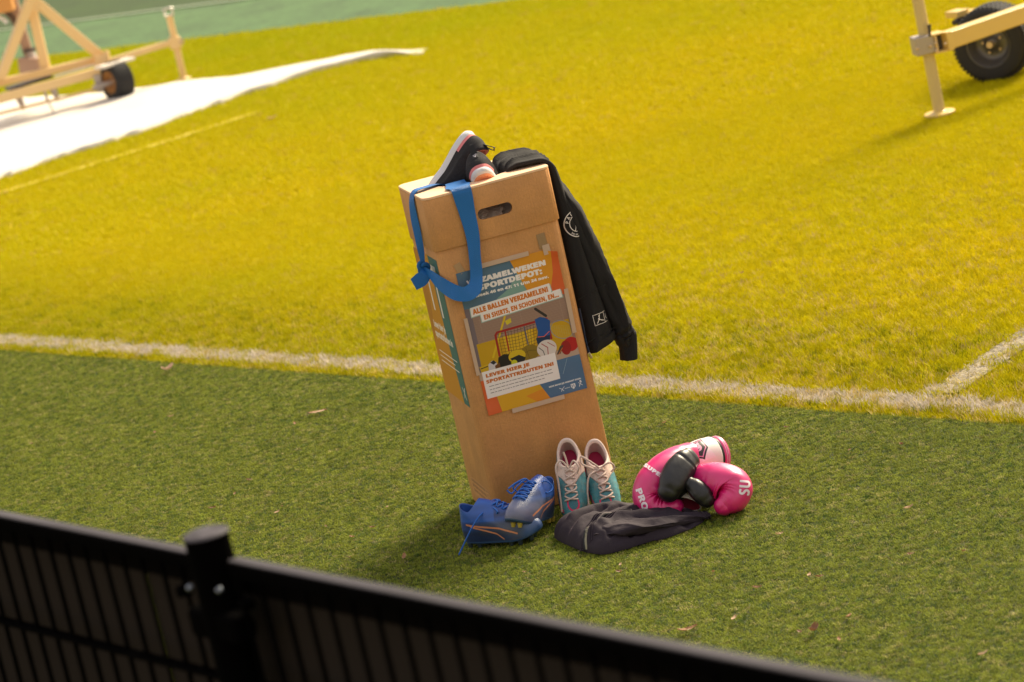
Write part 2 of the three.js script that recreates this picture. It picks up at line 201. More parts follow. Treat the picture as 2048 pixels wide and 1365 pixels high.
// crumpled things in the box, seen through the handle hole
{
  seed = 31; const g = new THREE.IcosahedronGeometry(0.17, 12), p = g.attributes.position, v = V();
  for (let i = 0; i < p.count; i++) { v.fromBufferAttribute(p, i); const n = fbm(v.x * 18 + 7, v.y * 18 + v.z * 14, 4, 61); const rid = Math.abs(n - 0.5) * 2; v.multiplyScalar(0.72 + 0.4 * rid); p.setXYZ(i, v.x * 0.95, v.y * 0.45, v.z * 0.78); } g.computeVertexNormals();
  const m = mesh('cloth_bundle', g, M({ color: lin(0.72, 0.58, 0.46), roughness: 0.9 }));
  m.position.copy(bl(0.19, 0.855, -0.150)); tag(m, 'crumpled beige cloth inside the cardboard box, seen through the handle hole', 'cloth');
}
// print: poster on the front
function fit(ctx, text, x, y, w, h, thick = 0) { // text with its left end at x, baseline y, stretched to w by cap height h
  ctx.save(); ctx.font = `bold ${h / 0.72}px sans-serif`; const m = ctx.measureText(text).width; ctx.translate(x, y); ctx.scale(w / m, 1); if (thick) { ctx.lineWidth = thick; ctx.strokeStyle = ctx.fillStyle; ctx.lineJoin = 'round'; ctx.strokeText(text, 0, 0); } ctx.fillText(text, 0, 0); ctx.restore();
}
const poster = canvasTex(1024, 1448, (c, W, H) => {
  const X = (a) => a * W, Y = (a) => a * H, poly = (col, pts) => { c.fillStyle = col; c.beginPath(); pts.forEach(([x, y], i) => (i ? c.lineTo(X(x), Y(y)) : c.moveTo(X(x), Y(y)))); c.closePath(); c.fill(); };
  poly('#52728f', [[0, 0], [1, 0], [1, 1], [0, 1]]);
  // photograph band
  poly('#9b7c6c', [[0, 0.24], [1, 0.3], [1, 0.76], [0, 0.76]]);
  for (let i = 0; i < 60; i++) { c.fillStyle = `rgba(${i % 2 ? '190,160,145' : '110,84,72'},0.22)`; c.fillRect(0, Y(0.26 + i * 0.0042), W, 3 + (i * 7) % 4); }
  for (let i = 0; i < 5; i++) { c.fillStyle = 'rgba(200,170,155,0.35)'; c.fillRect(X(0.12 + i * 0.2), Y(0.34), 3, Y(0.16)); }
  poly('#7a6a70', [[0, 0.25], [0.06, 0.26], [0.06, 0.7], [0, 0.7]]);
  poly('#c79a12', [[0.04, 0.505], [0.97, 0.5], [0.97, 0.69], [0.04, 0.70]]);
  poly('#d8ae22', [[0.3, 0.5], [0.6, 0.5], [0.6, 0.6], [0.3, 0.62]]);
  poly('#b89c8a', [[0, 0.70], [1, 0.695], [1, 0.76], [0, 0.76]]);
  const line = (col, w, pts) => { c.strokeStyle = col; c.lineWidth = w; c.lineJoin = c.lineCap = 'round'; c.beginPath(); pts.forEach(([x, y], i) => (i ? c.lineTo(X(x), Y(y)) : c.moveTo(X(x), Y(y)))); c.stroke(); };
  const disc = (col, x, y, r, ry = r) => { c.fillStyle = col; c.beginPath(); c.ellipse(X(x), Y(y), X(r), X(ry), 0, 0, 7); c.fill(); };
  line('#d9b51a', 20, [[0.37, 0.37], [0.17, 0.62]]); poly('#d6c030', [[0.36, 0.40], [0.42, 0.39], [0.42, 0.42], [0.37, 0.43]]);
  for (let i = 0; i <= 12; i++) line('#3b2a22', 3, [[0.27 + i * 0.032, 0.47], [0.265 + i * 0.03 + 0.01 * Math.sin(i), 0.63]]);
  for (let j = 0; j <= 7; j++) line('#3b2a22', 3, [[0.26, 0.475 + j * 0.021], [0.45, 0.483 + j * 0.022], [0.64, 0.475 + j * 0.021]]);
  line('#5a5870', 12, [[0.53, 0.47], [0.53, 0.6]]);
  line('#9e1c1c', 22, [[0.235, 0.62], [0.24, 0.478], [0.262, 0.462], [0.65, 0.46], [0.76, 0.46], [0.765, 0.6]]); line('#9e1c1c', 14, [[0.34, 0.47], [0.335, 0.605]]);
  poly('#1d4f96', [[0.645, 0.445], [0.70, 0.437], [0.75, 0.452], [0.79, 0.48], [0.76, 0.58], [0.68, 0.60], [0.62, 0.61], [0.65, 0.53]]); poly('#152d52', [[0.62, 0.57], [0.76, 0.575], [0.75, 0.61], [0.62, 0.64]]); line('#f0603a', 7, [[0.64, 0.567], [0.70, 0.575], [0.76, 0.55]]);
  line('#2f2a2c', 26, [[0.675, 0.375], [0.76, 0.44]]); c.strokeStyle = '#8e8e96'; c.lineWidth = 8; c.beginPath(); c.ellipse(X(0.885), Y(0.56), X(0.115), Y(0.06), 0.55, 0, 7); c.stroke();
  for (let i = 0; i < 9; i++) { line('rgba(180,170,120,0.9)', 2, [[0.80 + i * 0.02, 0.515 + i * 0.006], [0.79 + i * 0.022, 0.58 + i * 0.004]]); line('rgba(180,170,120,0.9)', 2, [[0.79, 0.52 + i * 0.01], [0.97, 0.545 + i * 0.01]]); }
  disc('#8a6f1d', 0.53, 0.655, 0.095, 0.075); line('#5f4a12', 5, [[0.44, 0.655], [0.53, 0.64], [0.62, 0.655]]); line('#5f4a12', 4, [[0.5, 0.62], [0.515, 0.69]]);
  disc('#d9ccc8', 0.70, 0.66, 0.098, 0.085); line('#a23a3a', 8, [[0.66, 0.62], [0.71, 0.655], [0.70, 0.70]]); line('#4b4548', 7, [[0.625, 0.64], [0.66, 0.67], [0.665, 0.70]]); line('#a23a3a', 6, [[0.72, 0.62], [0.78, 0.66]]);
  disc('#b3191d', 0.94, 0.675, 0.075, 0.07); disc('#98121a', 0.885, 0.69, 0.05, 0.07); poly('#4a3c34', [[0.78, 0.72], [0.83, 0.67], [0.87, 0.665], [0.82, 0.72]]); line('#d8772c', 6, [[0.80, 0.722], [0.85, 0.685]]);
  poly('#1f1b18', [[0.2, 0.68], [0.22, 0.63], [0.28, 0.618], [0.33, 0.63], [0.35, 0.69], [0.31, 0.72], [0.19, 0.72]]); disc('#d6b31c', 0.40, 0.655, 0.085, 0.06); poly('#1c1c24', [[0.33, 0.66], [0.42, 0.65], [0.48, 0.68], [0.46, 0.70], [0.36, 0.70]]); disc('#c8c422', 0.36, 0.695, 0.03);
  poly('#cfc6cc', [[0.10, 0.72], [0.11, 0.66], [0.15, 0.64], [0.19, 0.655], [0.2, 0.72]]); poly('#2a2a33', [[0.13, 0.65], [0.17, 0.64], [0.19, 0.66], [0.16, 0.67]]); poly('#d0a81e', [[0.02, 0.66], [0.11, 0.655], [0.10, 0.70], [0.03, 0.72]]); line('#23201c', 8, [[0.03, 0.675], [0.10, 0.67]]); poly('#6d3f1e', [[0.17, 0.68], [0.22, 0.665], [0.22, 0.72], [0.17, 0.72]]);
  // header
  poly('#55738c', [[0, 0], [0.53, 0], [0.575, 0.1], [0.635, 0.24], [0.64, 0.30], [0, 0.252]]);
  poly('#7fa39a', [[0.33, 0.24], [0.46, 0.195], [0.56, 0.12], [0.575, 0.1], [0.635, 0.24], [0.64, 0.3], [0.4, 0.28]]);
  poly('#dd9422', [[0.53, 0], [0.94, 0], [0.935, 0.08], [0.92, 0.16], [0.87, 0.26], [0.86, 0.32], [0.64, 0.30], [0.635, 0.235], [0.575, 0.1]]);
  poly('#d9602c', [[0.94, 0], [1, 0], [1, 0.328], [0.86, 0.32], [0.87, 0.26], [0.92, 0.16], [0.935, 0.08]]);
  c.fillStyle = '#f3e9e6'; fit(c, 'VER', X(0.085), Y(0.1), X(0.13), Y(0.033), 7); fit(c, 'ZAMELWEKEN', X(0.224), Y(0.1), X(0.65), Y(0.033), 7); fit(c, 'SPORTDEPOT:', X(0.185), Y(0.153), X(0.635), Y(0.035), 7); fit(c, 'week 46 en 47: 11 t/m 24 nov.', X(0.136), Y(0.192), X(0.735), Y(0.019), 3);
  const banner = (pts) => { poly('#9fb7ad', pts.map(([x, y]) => [x + (x > 0.5 ? 0.008 : -0.008), y + 0.006])); poly('#f2e8e6', pts); };
  banner([[0.143, 0.305], [0.953, 0.285], [0.958, 0.342], [0.143, 0.366]]); banner([[0.058, 0.252], [0.86, 0.229], [0.867, 0.287], [0.055, 0.316]]); poly('#f2e8e6', [[0.143, 0.30], [0.86, 0.286], [0.86, 0.31], [0.143, 0.32]]);
  c.fillStyle = '#d3741c'; c.save(); c.translate(X(0.078), Y(0.3)); c.rotate(-0.035); fit(c, 'ALLE BALLEN VERZAMELEN!', 0, 0, X(0.76), Y(0.033), 6); c.restore(); c.save(); c.translate(X(0.168), Y(0.354)); c.rotate(-0.035); fit(c, 'EN SHIRTS, EN SCHOENEN, EN...', 0, 0, X(0.76), Y(0.031), 5); c.restore();
  // foot
  poly('#4f6f93', [[0.5, 0.757], [1, 0.757], [1, 1], [0.63, 1], [0.55, 0.89]]); poly('#d9602c', [[0, 0.757], [0.3, 0.757], [0.12, 0.89], [0.14, 1], [0, 1]]); poly('#dba31f', [[0.12, 0.88], [0.55, 0.88], [0.63, 1], [0.14, 1]]); poly('#dd8b26', [[0.40, 0.94], [0.575, 0.92], [0.63, 1], [0.5, 1]]);
  line('rgba(190,205,220,0.8)', 3, [[0.87, 0.765], [0.80, 0.86]]);
  poly('#f1e7e6', [[0.029, 0.70], [0.768, 0.702], [0.764, 0.886], [0.029, 0.888]]);
  c.fillStyle = '#c8691b'; fit(c, 'LEVER HIER JE', X(0.058), Y(0.743), X(0.442), Y(0.022), 4); fit(c, 'SPORTATTRIBUTEN IN!', X(0.052), Y(0.784), X(0.68), Y(0.022), 4);
  c.fillStyle = '#8d8285'; for (let j = 0; j < 3; j++) for (let x = 0.07; x < 0.70 - j * 0.04;) { const w = 0.012 + 0.04 * hash(j, Math.round(x * 999), 5); c.fillRect(X(x), Y(0.806 + j * 0.023), X(w), 7); x += w + 0.008; }
  c.fillStyle = '#e9e4e6'; fit(c, 'MEDE MOGELIJK GEMAAKT DOOR:', X(0.636), Y(0.927), X(0.328), Y(0.010), 1);
  line('#e9e4e6', 5, [[0.735, 0.95], [0.76, 0.962], [0.785, 0.948]]); line('#e9e4e6', 5, [[0.76, 0.962], [0.748, 0.975]]); line('#e9e4e6', 5, [[0.76, 0.962], [0.772, 0.976]]); fit(c, 'sportservice', X(0.785), Y(0.965), X(0.055), Y(0.006)); 
  poly('#e9e4e6', [[0.85, 0.944], [0.895, 0.944], [0.895, 0.965], [0.872, 0.982], [0.85, 0.965]]); poly('#4f6f93', [[0.858, 0.95], [0.866, 0.95], [0.866, 0.972], [0.858, 0.965]]); poly('#4f6f93', [[0.876, 0.95], [0.884, 0.95], [0.884, 0.965], [0.876, 0.972]]);
  line('#e9e4e6', 6, [[0.93, 0.975], [0.945, 0.955], [0.96, 0.945]]); line('#e9e4e6', 5, [[0.93, 0.948], [0.945, 0.957], [0.962, 0.97]]); disc('#e9e4e6', 0.95, 0.94, 0.009);
});
{
  const x0 = 0.0415, x1 = 0.352, y0 = 0.3235, y1 = 0.762, g = new THREE.PlaneGeometry(x1 - x0, y1 - y0, 30, 44), p = g.attributes.position;
  for (let i = 0; i < p.count; i++) { const u = p.getX(i) / (x1 - x0) + 0.5, v = p.getY(i) / (y1 - y0) + 0.5; let z = 0.0016 + 0.0028 * fbm(u * 3.2, v * 5, 3, 91); z += 0.006 * sstep(0.9, 1, v) * sstep(0.85, 1, u) + 0.005 * sstep(0.12, 0, v) * sstep(0.2, 0, u) + 0.003 * sstep(0.95, 1, u) * (0.5 + 0.5 * Math.sin(v * 14)); let y = p.getY(i); if (u > 0.86) y -= 0.0125 * (u - 0.86) / 0.14 * sstep(0.93, 1, v); p.setZ(i, z); p.setY(i, y); }
  g.computeVertexNormals(); g.translate((x0 + x1) / 2, (y0 + y1) / 2, 0);
  const ps = mesh('poster', g, M({ map: poster, roughness: 0.42 }), box); ps.userData.label = 'printed poster with orange and blue shapes taped to the front of the box';
  const tapeMat = P({ color: lin(0.60, 0.42, 0.31), roughness: 0.35, clearcoat: 0.3 }), brownTape = P({ color: lin(0.36, 0.22, 0.11), roughness: 0.3, clearcoat: 0.5 });
  const tape = (cx, cy, w, h, rot, mat, z = 0.0065) => { const g = new THREE.BoxGeometry(w, h, 0.0004, 12, 4, 1), p = g.attributes.position; for (let i = 0; i < p.count; i++) p.setZ(i, p.getZ(i) + 0.0008 * fbm(p.getX(i) * 60 + cx * 90, p.getY(i) * 60, 2, 3)); g.computeVertexNormals(); g.rotateZ(rot); g.translate(cx, cy, z); const m = mesh('tape_strip', g, mat, box); return m; };
  tape(0.193, 0.7655, 0.148, 0.014, 0.0, tapeMat); tape(0.0385, 0.538, 0.0115, 0.176, 0.0, tapeMat); tape(0.352, 0.565, 0.013, 0.136, -0.02, tapeMat); tape(0.196, 0.318, 0.164, 0.014, 0.0, tapeMat);
  tape(0.316, 0.79, 0.026, 0.045, 0.05, brownTape, 0.0022); tape(0.323, 0.762, 0.022, 0.03, 0.03, tapeMat, 0.0042); tape(0.055, 0.774, 0.022, 0.034, 0.3, M({ color: lin(0.50, 0.30, 0.15), roughness: 0.3 }), 0.0022);
}
// print on the left face
const sidePrint = canvasTex(768, 1024, (c, W, H) => {
  const poly = (col, pts) => { c.fillStyle = col; c.beginPath(); pts.forEach(([x, y], i) => (i ? c.lineTo(x * W, y * H) : c.moveTo(x * W, y * H))); c.closePath(); c.fill(); };
  poly('#c98816', [[0, 0], [1, 0], [1, 1], [0, 1]]); poly('#b97a16', [[0, 0], [0.22, 0], [0.3, 0.3], [0.1, 0.6], [0, 0.7]]); poly('#3f6d68', [[0.62, 0], [1, 0], [1, 1], [0.78, 1], [0.68, 0.66], [0.64, 0.4]]);
  c.fillStyle = '#ece0d8';
  c.fillRect(W * 0.36, H * 0.06, W * 0.055, H * 0.34); c.fillRect(W * 0.30, H * 0.06, W * 0.17, H * 0.04);
  c.fillRect(W * 0.685, H * 0.06, W * 0.06, H * 0.36); c.fillRect(W * 0.58, H * 0.06, W * 0.26, H * 0.05);
  fit(c, 'Lever hier je', W * 0.16, H * 0.535, W * 0.5, H * 0.045, 4); fit(c, 'sportattributen in', W * 0.14, H * 0.605, W * 0.72, H * 0.045, 4);
  for (let j = 0; j < 3; j++) c.fillRect(W * 0.14, H * (0.7 + j * 0.035), W * (0.74 - 0.12 * (j === 1)), H * 0.007);
  c.lineWidth = 10; c.strokeStyle = '#ece0d8'; c.beginPath(); c.moveTo(W * 0.84, H * 0.88); c.lineTo(W * 0.89, H * 0.91); c.lineTo(W * 0.94, H * 0.875); c.moveTo(W * 0.89, H * 0.91); c.lineTo(W * 0.86, H * 0.955); c.moveTo(W * 0.89, H * 0.91); c.lineTo(W * 0.93, H * 0.96); c.stroke();
});
{
  const z0 = -BD + 0.004, z1 = -0.024, y0 = 0.355, y1 = 0.81, g = new THREE.PlaneGeometry(z1 - z0, y1 - y0, 1, 1); g.rotateY(-Math.PI / 2); g.translate(-0.0018, (y0 + y1) / 2, (z0 + z1) / 2);
  mesh('side_print', g, M({ map: sidePrint, roughness: 0.6 }), box).userData.label = 'orange and teal print with white letters on the left side of the box';
  const st = canvasTex(512, 128, (c, W, H) => { c.fillStyle = '#c38e57'; c.fillRect(0, 0, W, H); c.fillStyle = 'rgba(110,68,40,0.6)'; for (let j = 0; j < 3; j++) for (let x = 20 + j * 10; x < W - 120;) { const w = 8 + 18 * hash(j, x, 7); c.fillRect(x, 14 + j * 34, w, 22 - 6 * hash(x, j, 9)); x += w + 6; } c.strokeStyle = 'rgba(110,68,40,0.6)'; c.lineWidth = 6; c.strokeRect(W - 90, 18, 60, 84); c.strokeRect(W - 70, 40, 22, 40); });
  const g2 = new THREE.PlaneGeometry(0.24, 0.06); g2.rotateY(-Math.PI / 2); g2.translate(-0.0018, 0.062, -0.15); mesh('stamp', g2, M({ map: st, roughness: 0.7 }), box);
}

// ------------------------------------------------------------------ blue strap
{
  const weave = tex(64, 64, (u, v) => { const a = Math.abs(((u * 8 + (Math.floor(v * 8) % 2 ? v * 8 : -v * 8)) % 1 + 1) % 1 - 0.5) * 2; return 0.3 + 0.7 * a; });
  const col = tex(64, 64, (u, v) => { const e = Math.abs(((u * 8 + (Math.floor(u * 2) % 2 ? v * 8 : -v * 8)) % 1 + 1) % 1 - 0.5) * 2, k = 0.8 + 0.28 * e; return [16 * k, 112 * k, 190 * k]; }, true);
  const mat = M({ map: rep(col, 30, 30), bumpMap: rep(weave, 30, 30), bumpScale: 0.0008, roughness: 0.5 });
  const s = thing('strap', 'blue woven strap looped over the front left corner of the box lid', 'strap');
  const w = (x, z) => bex.clone().multiplyScalar(x).addScaledVector(bez, z);
  mesh('webbing', ribbon([
    [bl(0.13, 0.97, -0.16), w(0.058, 0)], [bl(0.125, 1.003, -0.125), w(0.058, 0)], [bl(0.113, 1.0075, -0.05), w(0.062, 0)], [bl(0.111, 1.0075, -0.006), w(0.062, 0)], [bl(0.1112, 1.005, 0.007), w(0.060, 0)], [bl(0.1115, 0.995, 0.0125), w(0.058, 0)], [bl(0.112, 0.975, 0.0135), w(0.056, 0.002)], [bl(0.113, 0.93, 0.013), w(0.048, 0.002)], [bl(0.113, 0.86, 0.016), w(0.040, 0.004)], [bl(0.104, 0.795, 0.020), w(0.036, 0.0)], [bl(0.095, 0.742, 0.024), w(0.038, 0)], [bl(0.079, 0.712, 0.034), w(0.03, 0.010).setY(-0.030)], [bl(0.050, 0.704, 0.040), w(0.008, 0.008).setY(-0.044)], [bl(0.02, 0.716, 0.034), w(-0.014, 0.006).setY(-0.044)], [bl(-0.008, 0.745, -0.004), w(-0.016, -0.020).setY(-0.034)], [bl(-0.02, 0.768, -0.06), w(-0.008, -0.022).setY(-0.022)], [bl(-0.026, 0.78, -0.1), w(0.002, -0.006).setY(-0.014)]], 0.0018, 160), mat, s);
  mesh('webbing', ribbon([[bl(0.115, 0.97, -0.2), w(0.012, 0.034)], [bl(0.085, 1.003, -0.165), w(0.016, 0.034)], [bl(0.04, 1.0095, -0.14), w(0.010, 0.036)], [bl(0.0, 1.008, -0.125), w(0.004, 0.036)], [bl(-0.012, 0.99, -0.122), w(0.006, 0.034)], [bl(-0.017, 0.94, -0.125), w(0.014, 0.030)], [bl(-0.019, 0.88, -0.122), w(0.018, 0.018)], [bl(-0.022, 0.83, -0.116), w(0.018, 0.006)], [bl(-0.026, 0.79, -0.11), w(0.010, 0.004)]], 0.0018, 120), mat, s);
  const kn = new THREE.TorusKnotGeometry(0.0105, 0.0062, 80, 10, 2, 3); kn.scale(1, 1.1, 0.8); const k = mesh('knot', kn, mat, s); k.position.copy(bl(-0.028, 0.783, -0.107));
  mesh('loose_end', ribbon([[bl(-0.028, 0.782, -0.105), w(0.008, 0.0).setY(-0.008)], [bl(-0.030, 0.768, -0.09), w(0.026, 0.006).setY(-0.022)], [bl(-0.046, 0.755, -0.088), w(0.024, 0.006).setY(-0.036)], [bl(-0.072, 0.746, -0.086), w(0.010, 0.002).setY(-0.036)]], 0.0016, 30), mat, s);
}

// ------------------------------------------------------------------ shoes
// local frame: x from heel to toe, y up, z across; the upper is one surface between the sole's edge and the collar
function makeShoe(o) {
  const { L, W, side = 1, soleH = 0.006, hHeel, hSide, hFront, toeH = 0.045, opX, opA, opB = 0.026, spring = 0.012, boxy = 0.72 } = o;
  const gT = [[0, 0.3, 0.45, 0.7, 0.88, 1], [0.78, 0.76, 0.80, 1.02, 1.06, 0.9]];
  const outline = (ph, k = 1, y = 0) => { const s = 0.5 - 0.5 * Math.cos(ph), sn = Math.sin(ph), sg = Math.sign(sn), m = Math.pow(Math.abs(sn), boxy), g = table(gT[0], gT[1], s) * (sg * side > 0 ? 1 - 0.13 * Math.exp(-(((s - 0.42) / 0.16) ** 2)) : 1); return V(L * (0.5 + (s - 0.5) * k), y, sg * W * m * g * k + side * 0.28 * W * Math.pow(Math.max(0, (s - 0.45) / 0.55), 2)); };
  const lift = (p) => { p.y += spring * Math.pow(Math.max(0, (p.x / L - 0.68) / 0.32), 2); return p; };
  const C0 = (ph, k = 1) => { const c = Math.cos(ph), sn = Math.sin(ph), y = hSide + (hHeel - hSide) * Math.pow(Math.max(0, c), 1.6) + (hFront - hSide) * Math.pow(Math.max(0, -c), 1.4); return V(opX * L - opA * L * c * k, y, Math.sign(sn) * opB * Math.pow(Math.abs(sn), 0.9) * k); };
  const S = (ph, t) => {
    const B = outline(ph, 1, soleH), C = C0(ph), w = (1 - Math.cos(ph)) / 2, cx = L * lerp(0.2, 0.6, w), out = V(B.x - cx, 0, B.z).normalize(), xf = (opX + opA) * L;
    const P1 = B.clone().addScaledVector(out, 0.007).add(V(0, lerp(hHeel * 0.42, toeH, Math.pow(w, 1.1)), 0));
    const P2 = C.clone().add(V(w * w * (L - xf) * (o.vamp ?? 0.40), -lerp(hHeel * 0.34, 0.012, Math.pow(w, 1.5)), 0)).addScaledVector(out, lerp(0.004, 0.0, w)); P2.z *= lerp(1, 1.5, w);
    const a = 1 - t, p = B.multiplyScalar(a * a * a).addScaledVector(P1, 3 * a * a * t).addScaledVector(P2, 3 * a * t * t).addScaledVector(C, t * t * t);
    if (o.dent) p.addScaledVector(out, o.dent(p.x / L, p.y, ph, t));
    return p;
  };
  const g = thing(o.name, o.label, o.category || 'shoe', V(0, 0, 0), o.group), n = 96, m = 34, rs = [];
  for (let j = 0; j <= m; j++) { const r = []; for (let i = 0; i < n; i++) r.push(lift(S(i / n * 2 * Math.PI, j / m))); rs.push(r); }
  // rolled lip
  for (let k = 1; k <= 4; k++) { const r = []; for (let i = 0; i < n; i++) { const ph = i / n * 2 * Math.PI, q = k / 4, c = C0(ph, 1 - 0.16 * q * (o.lip ?? 1)); c.y += 0.004 * Math.sin(q * Math.PI) * (o.lip ?? 1) - 0.003 * q; r.push(lift(c)); } rs.push(r); }
  const map = tex(512, 256, (u, v) => { const ph = u * 2 * Math.PI, p = S(ph, Math.min(1, v * (m + 4) / m)); return o.paint(p.x / L, p.y, p.z, ph, v * (m + 4) / m); }, true); map.wrapT = THREE.ClampToEdgeWrapping;
  mesh('upper', rings(rs), P({ map, roughness: o.rough ?? 0.55, bumpMap: o.bump, bumpScale: 0.0006, metalness: o.metal ?? 0, clearcoat: o.coat ?? 0, clearcoatRoughness: 0.35, sheen: o.sheen ?? 0 }), g);
  const li = []; for (let k = 0; k <= 8; k++) { const r = [], q = k / 8; for (let i = 0; i < n; i++) { const ph = i / n * 2 * Math.PI, a = C0(ph, 0.84), b = outline(ph, 0.84, soleH + 0.004); b.x = Math.min(b.x, L * 0.62); const c = a.clone().lerp(b, q); c.y = lerp(a.y - 0.003, b.y, q); r.push(lift(c)); } li.push(r); }
  mesh('lining', rings(li), M({ color: o.liningColor, roughness: 0.9 }), g);
  const ins = []; for (let k = 0; k <= 2; k++) { const r = []; for (let i = 0; i < n; i++) { const q = outline(i / n * 2 * Math.PI, 0.84 * (1 - k * 0.45), soleH + 0.006); q.x = Math.min(q.x, L * 0.60); r.push(lift(q)); } ins.push(r); } mesh('insole', rings(ins, { cap1: true }), M({ color: o.insoleColor || o.liningColor, roughness: 0.85 }), g);
  const so = []; const sk = o.soleProfile || [[0.93, 0], [0.985, 0.002], [1.0, soleH * 0.6], [0.995, soleH + 0.002]];
  for (const [k, y] of sk) { const r = []; for (let i = 0; i < n; i++) r.push(lift(outline(i / n * 2 * Math.PI, k, y))); so.push(r); }
  mesh('sole', rings(so, { cap0: true, cap1: true }), o.soleMat, g);
  if (o.outsole) { const os = []; for (const [k, y] of [[0.86, -0.004], [0.93, -0.002], [0.945, 0.002]]) { const r = []; for (let i = 0; i < n; i++) r.push(lift(outline(i / n * 2 * Math.PI, k, y))); os.push(r); } mesh('outsole', rings(os, { cap0: true }), o.outsole, g); }
  for (const [x, z] of o.studs || []) { const s = new THREE.CylinderGeometry(0.0085, 0.0056, 0.014, 14); const p = lift(V(x * L, -0.0055, z * W)); s.translate(p.x, p.y, p.z); mesh('stud', s, o.studMat, g); }
  // laces: crossings over the vamp, then loose ends and loops given in the shoe's own frame
  const on = (ph, t, h = 0) => { const p = lift(S(ph, t)), q = lift(S(ph + 0.02, t)), r2 = lift(S(ph, Math.min(1, t + 0.02))); const nn = q.sub(p).cross(r2.sub(p)).normalize(); if (nn.y < 0) nn.negate(); return p.addScaledVector(nn, h); };
  if (o.laces) { const { t0, t1, count, spread, r, mat, loops = [] } = o.laces; for (let k = 0; k < count; k++) { const t = lerp(t0, t1, k / (count - 1)), t2 = lerp(t0, t1, (k + 0.8) / (count - 1)), d = spread * lerp(1.15, 1, k / count); for (const sg of [-1, 1]) { const pts = [on(Math.PI - sg * d, t, 0.0005), on(Math.PI - sg * d * 0.7, lerp(t, t2, 0.2), 0.003), on(Math.PI, lerp(t, t2, 0.5), sg > 0 ? 0.0062 : 0.0038), on(Math.PI + sg * d * 0.7, Math.min(1, lerp(t, t2, 0.8)), 0.003), on(Math.PI + sg * d, Math.min(1, t2), 0.0005)]; const tg = tube(pts, r, 24, 7); mesh('lace', tg, mat, g); } } for (const lp of loops) mesh('lace', tube(lp.map(([x, y, z]) => V(x * L, y, z)), r * 1.05, 48, 7), mat, g); }
  g.userData_on = undefined; delete g.userData_on;
  return { g, on, S, lift, outline, C0 };
}
const knit = tex(128, 128, (u, v) => 0.5 + 0.5 * Math.sin(u * 128 * 1.57) * Math.sin(v * 128 * 1.57));
const leatherBump = rep(tex(128, 128, (u, v) => tfbm(u, v, 24, 3, 301)), 4, 3);
const mix = (a, b, t) => [lerp(a[0], b[0], t), lerp(a[1], b[1], t), lerp(a[2], b[2], t)];
// distance from a polyline in the side view
const polyDist = (pts, x, y) => { let d = 9; for (let i = 0; i < pts.length - 1; i++) { const [ax, ay] = pts[i], [bx, by] = pts[i + 1], t = clamp(((x - ax) * (bx - ax) + (y - ay) * (by - ay)) / ((bx - ax) ** 2 + (by - ay) ** 2)); d = Math.min(d, Math.hypot(x - ax - (bx - ax) * t, y - ay - (by - ay) * t)); } return d; };

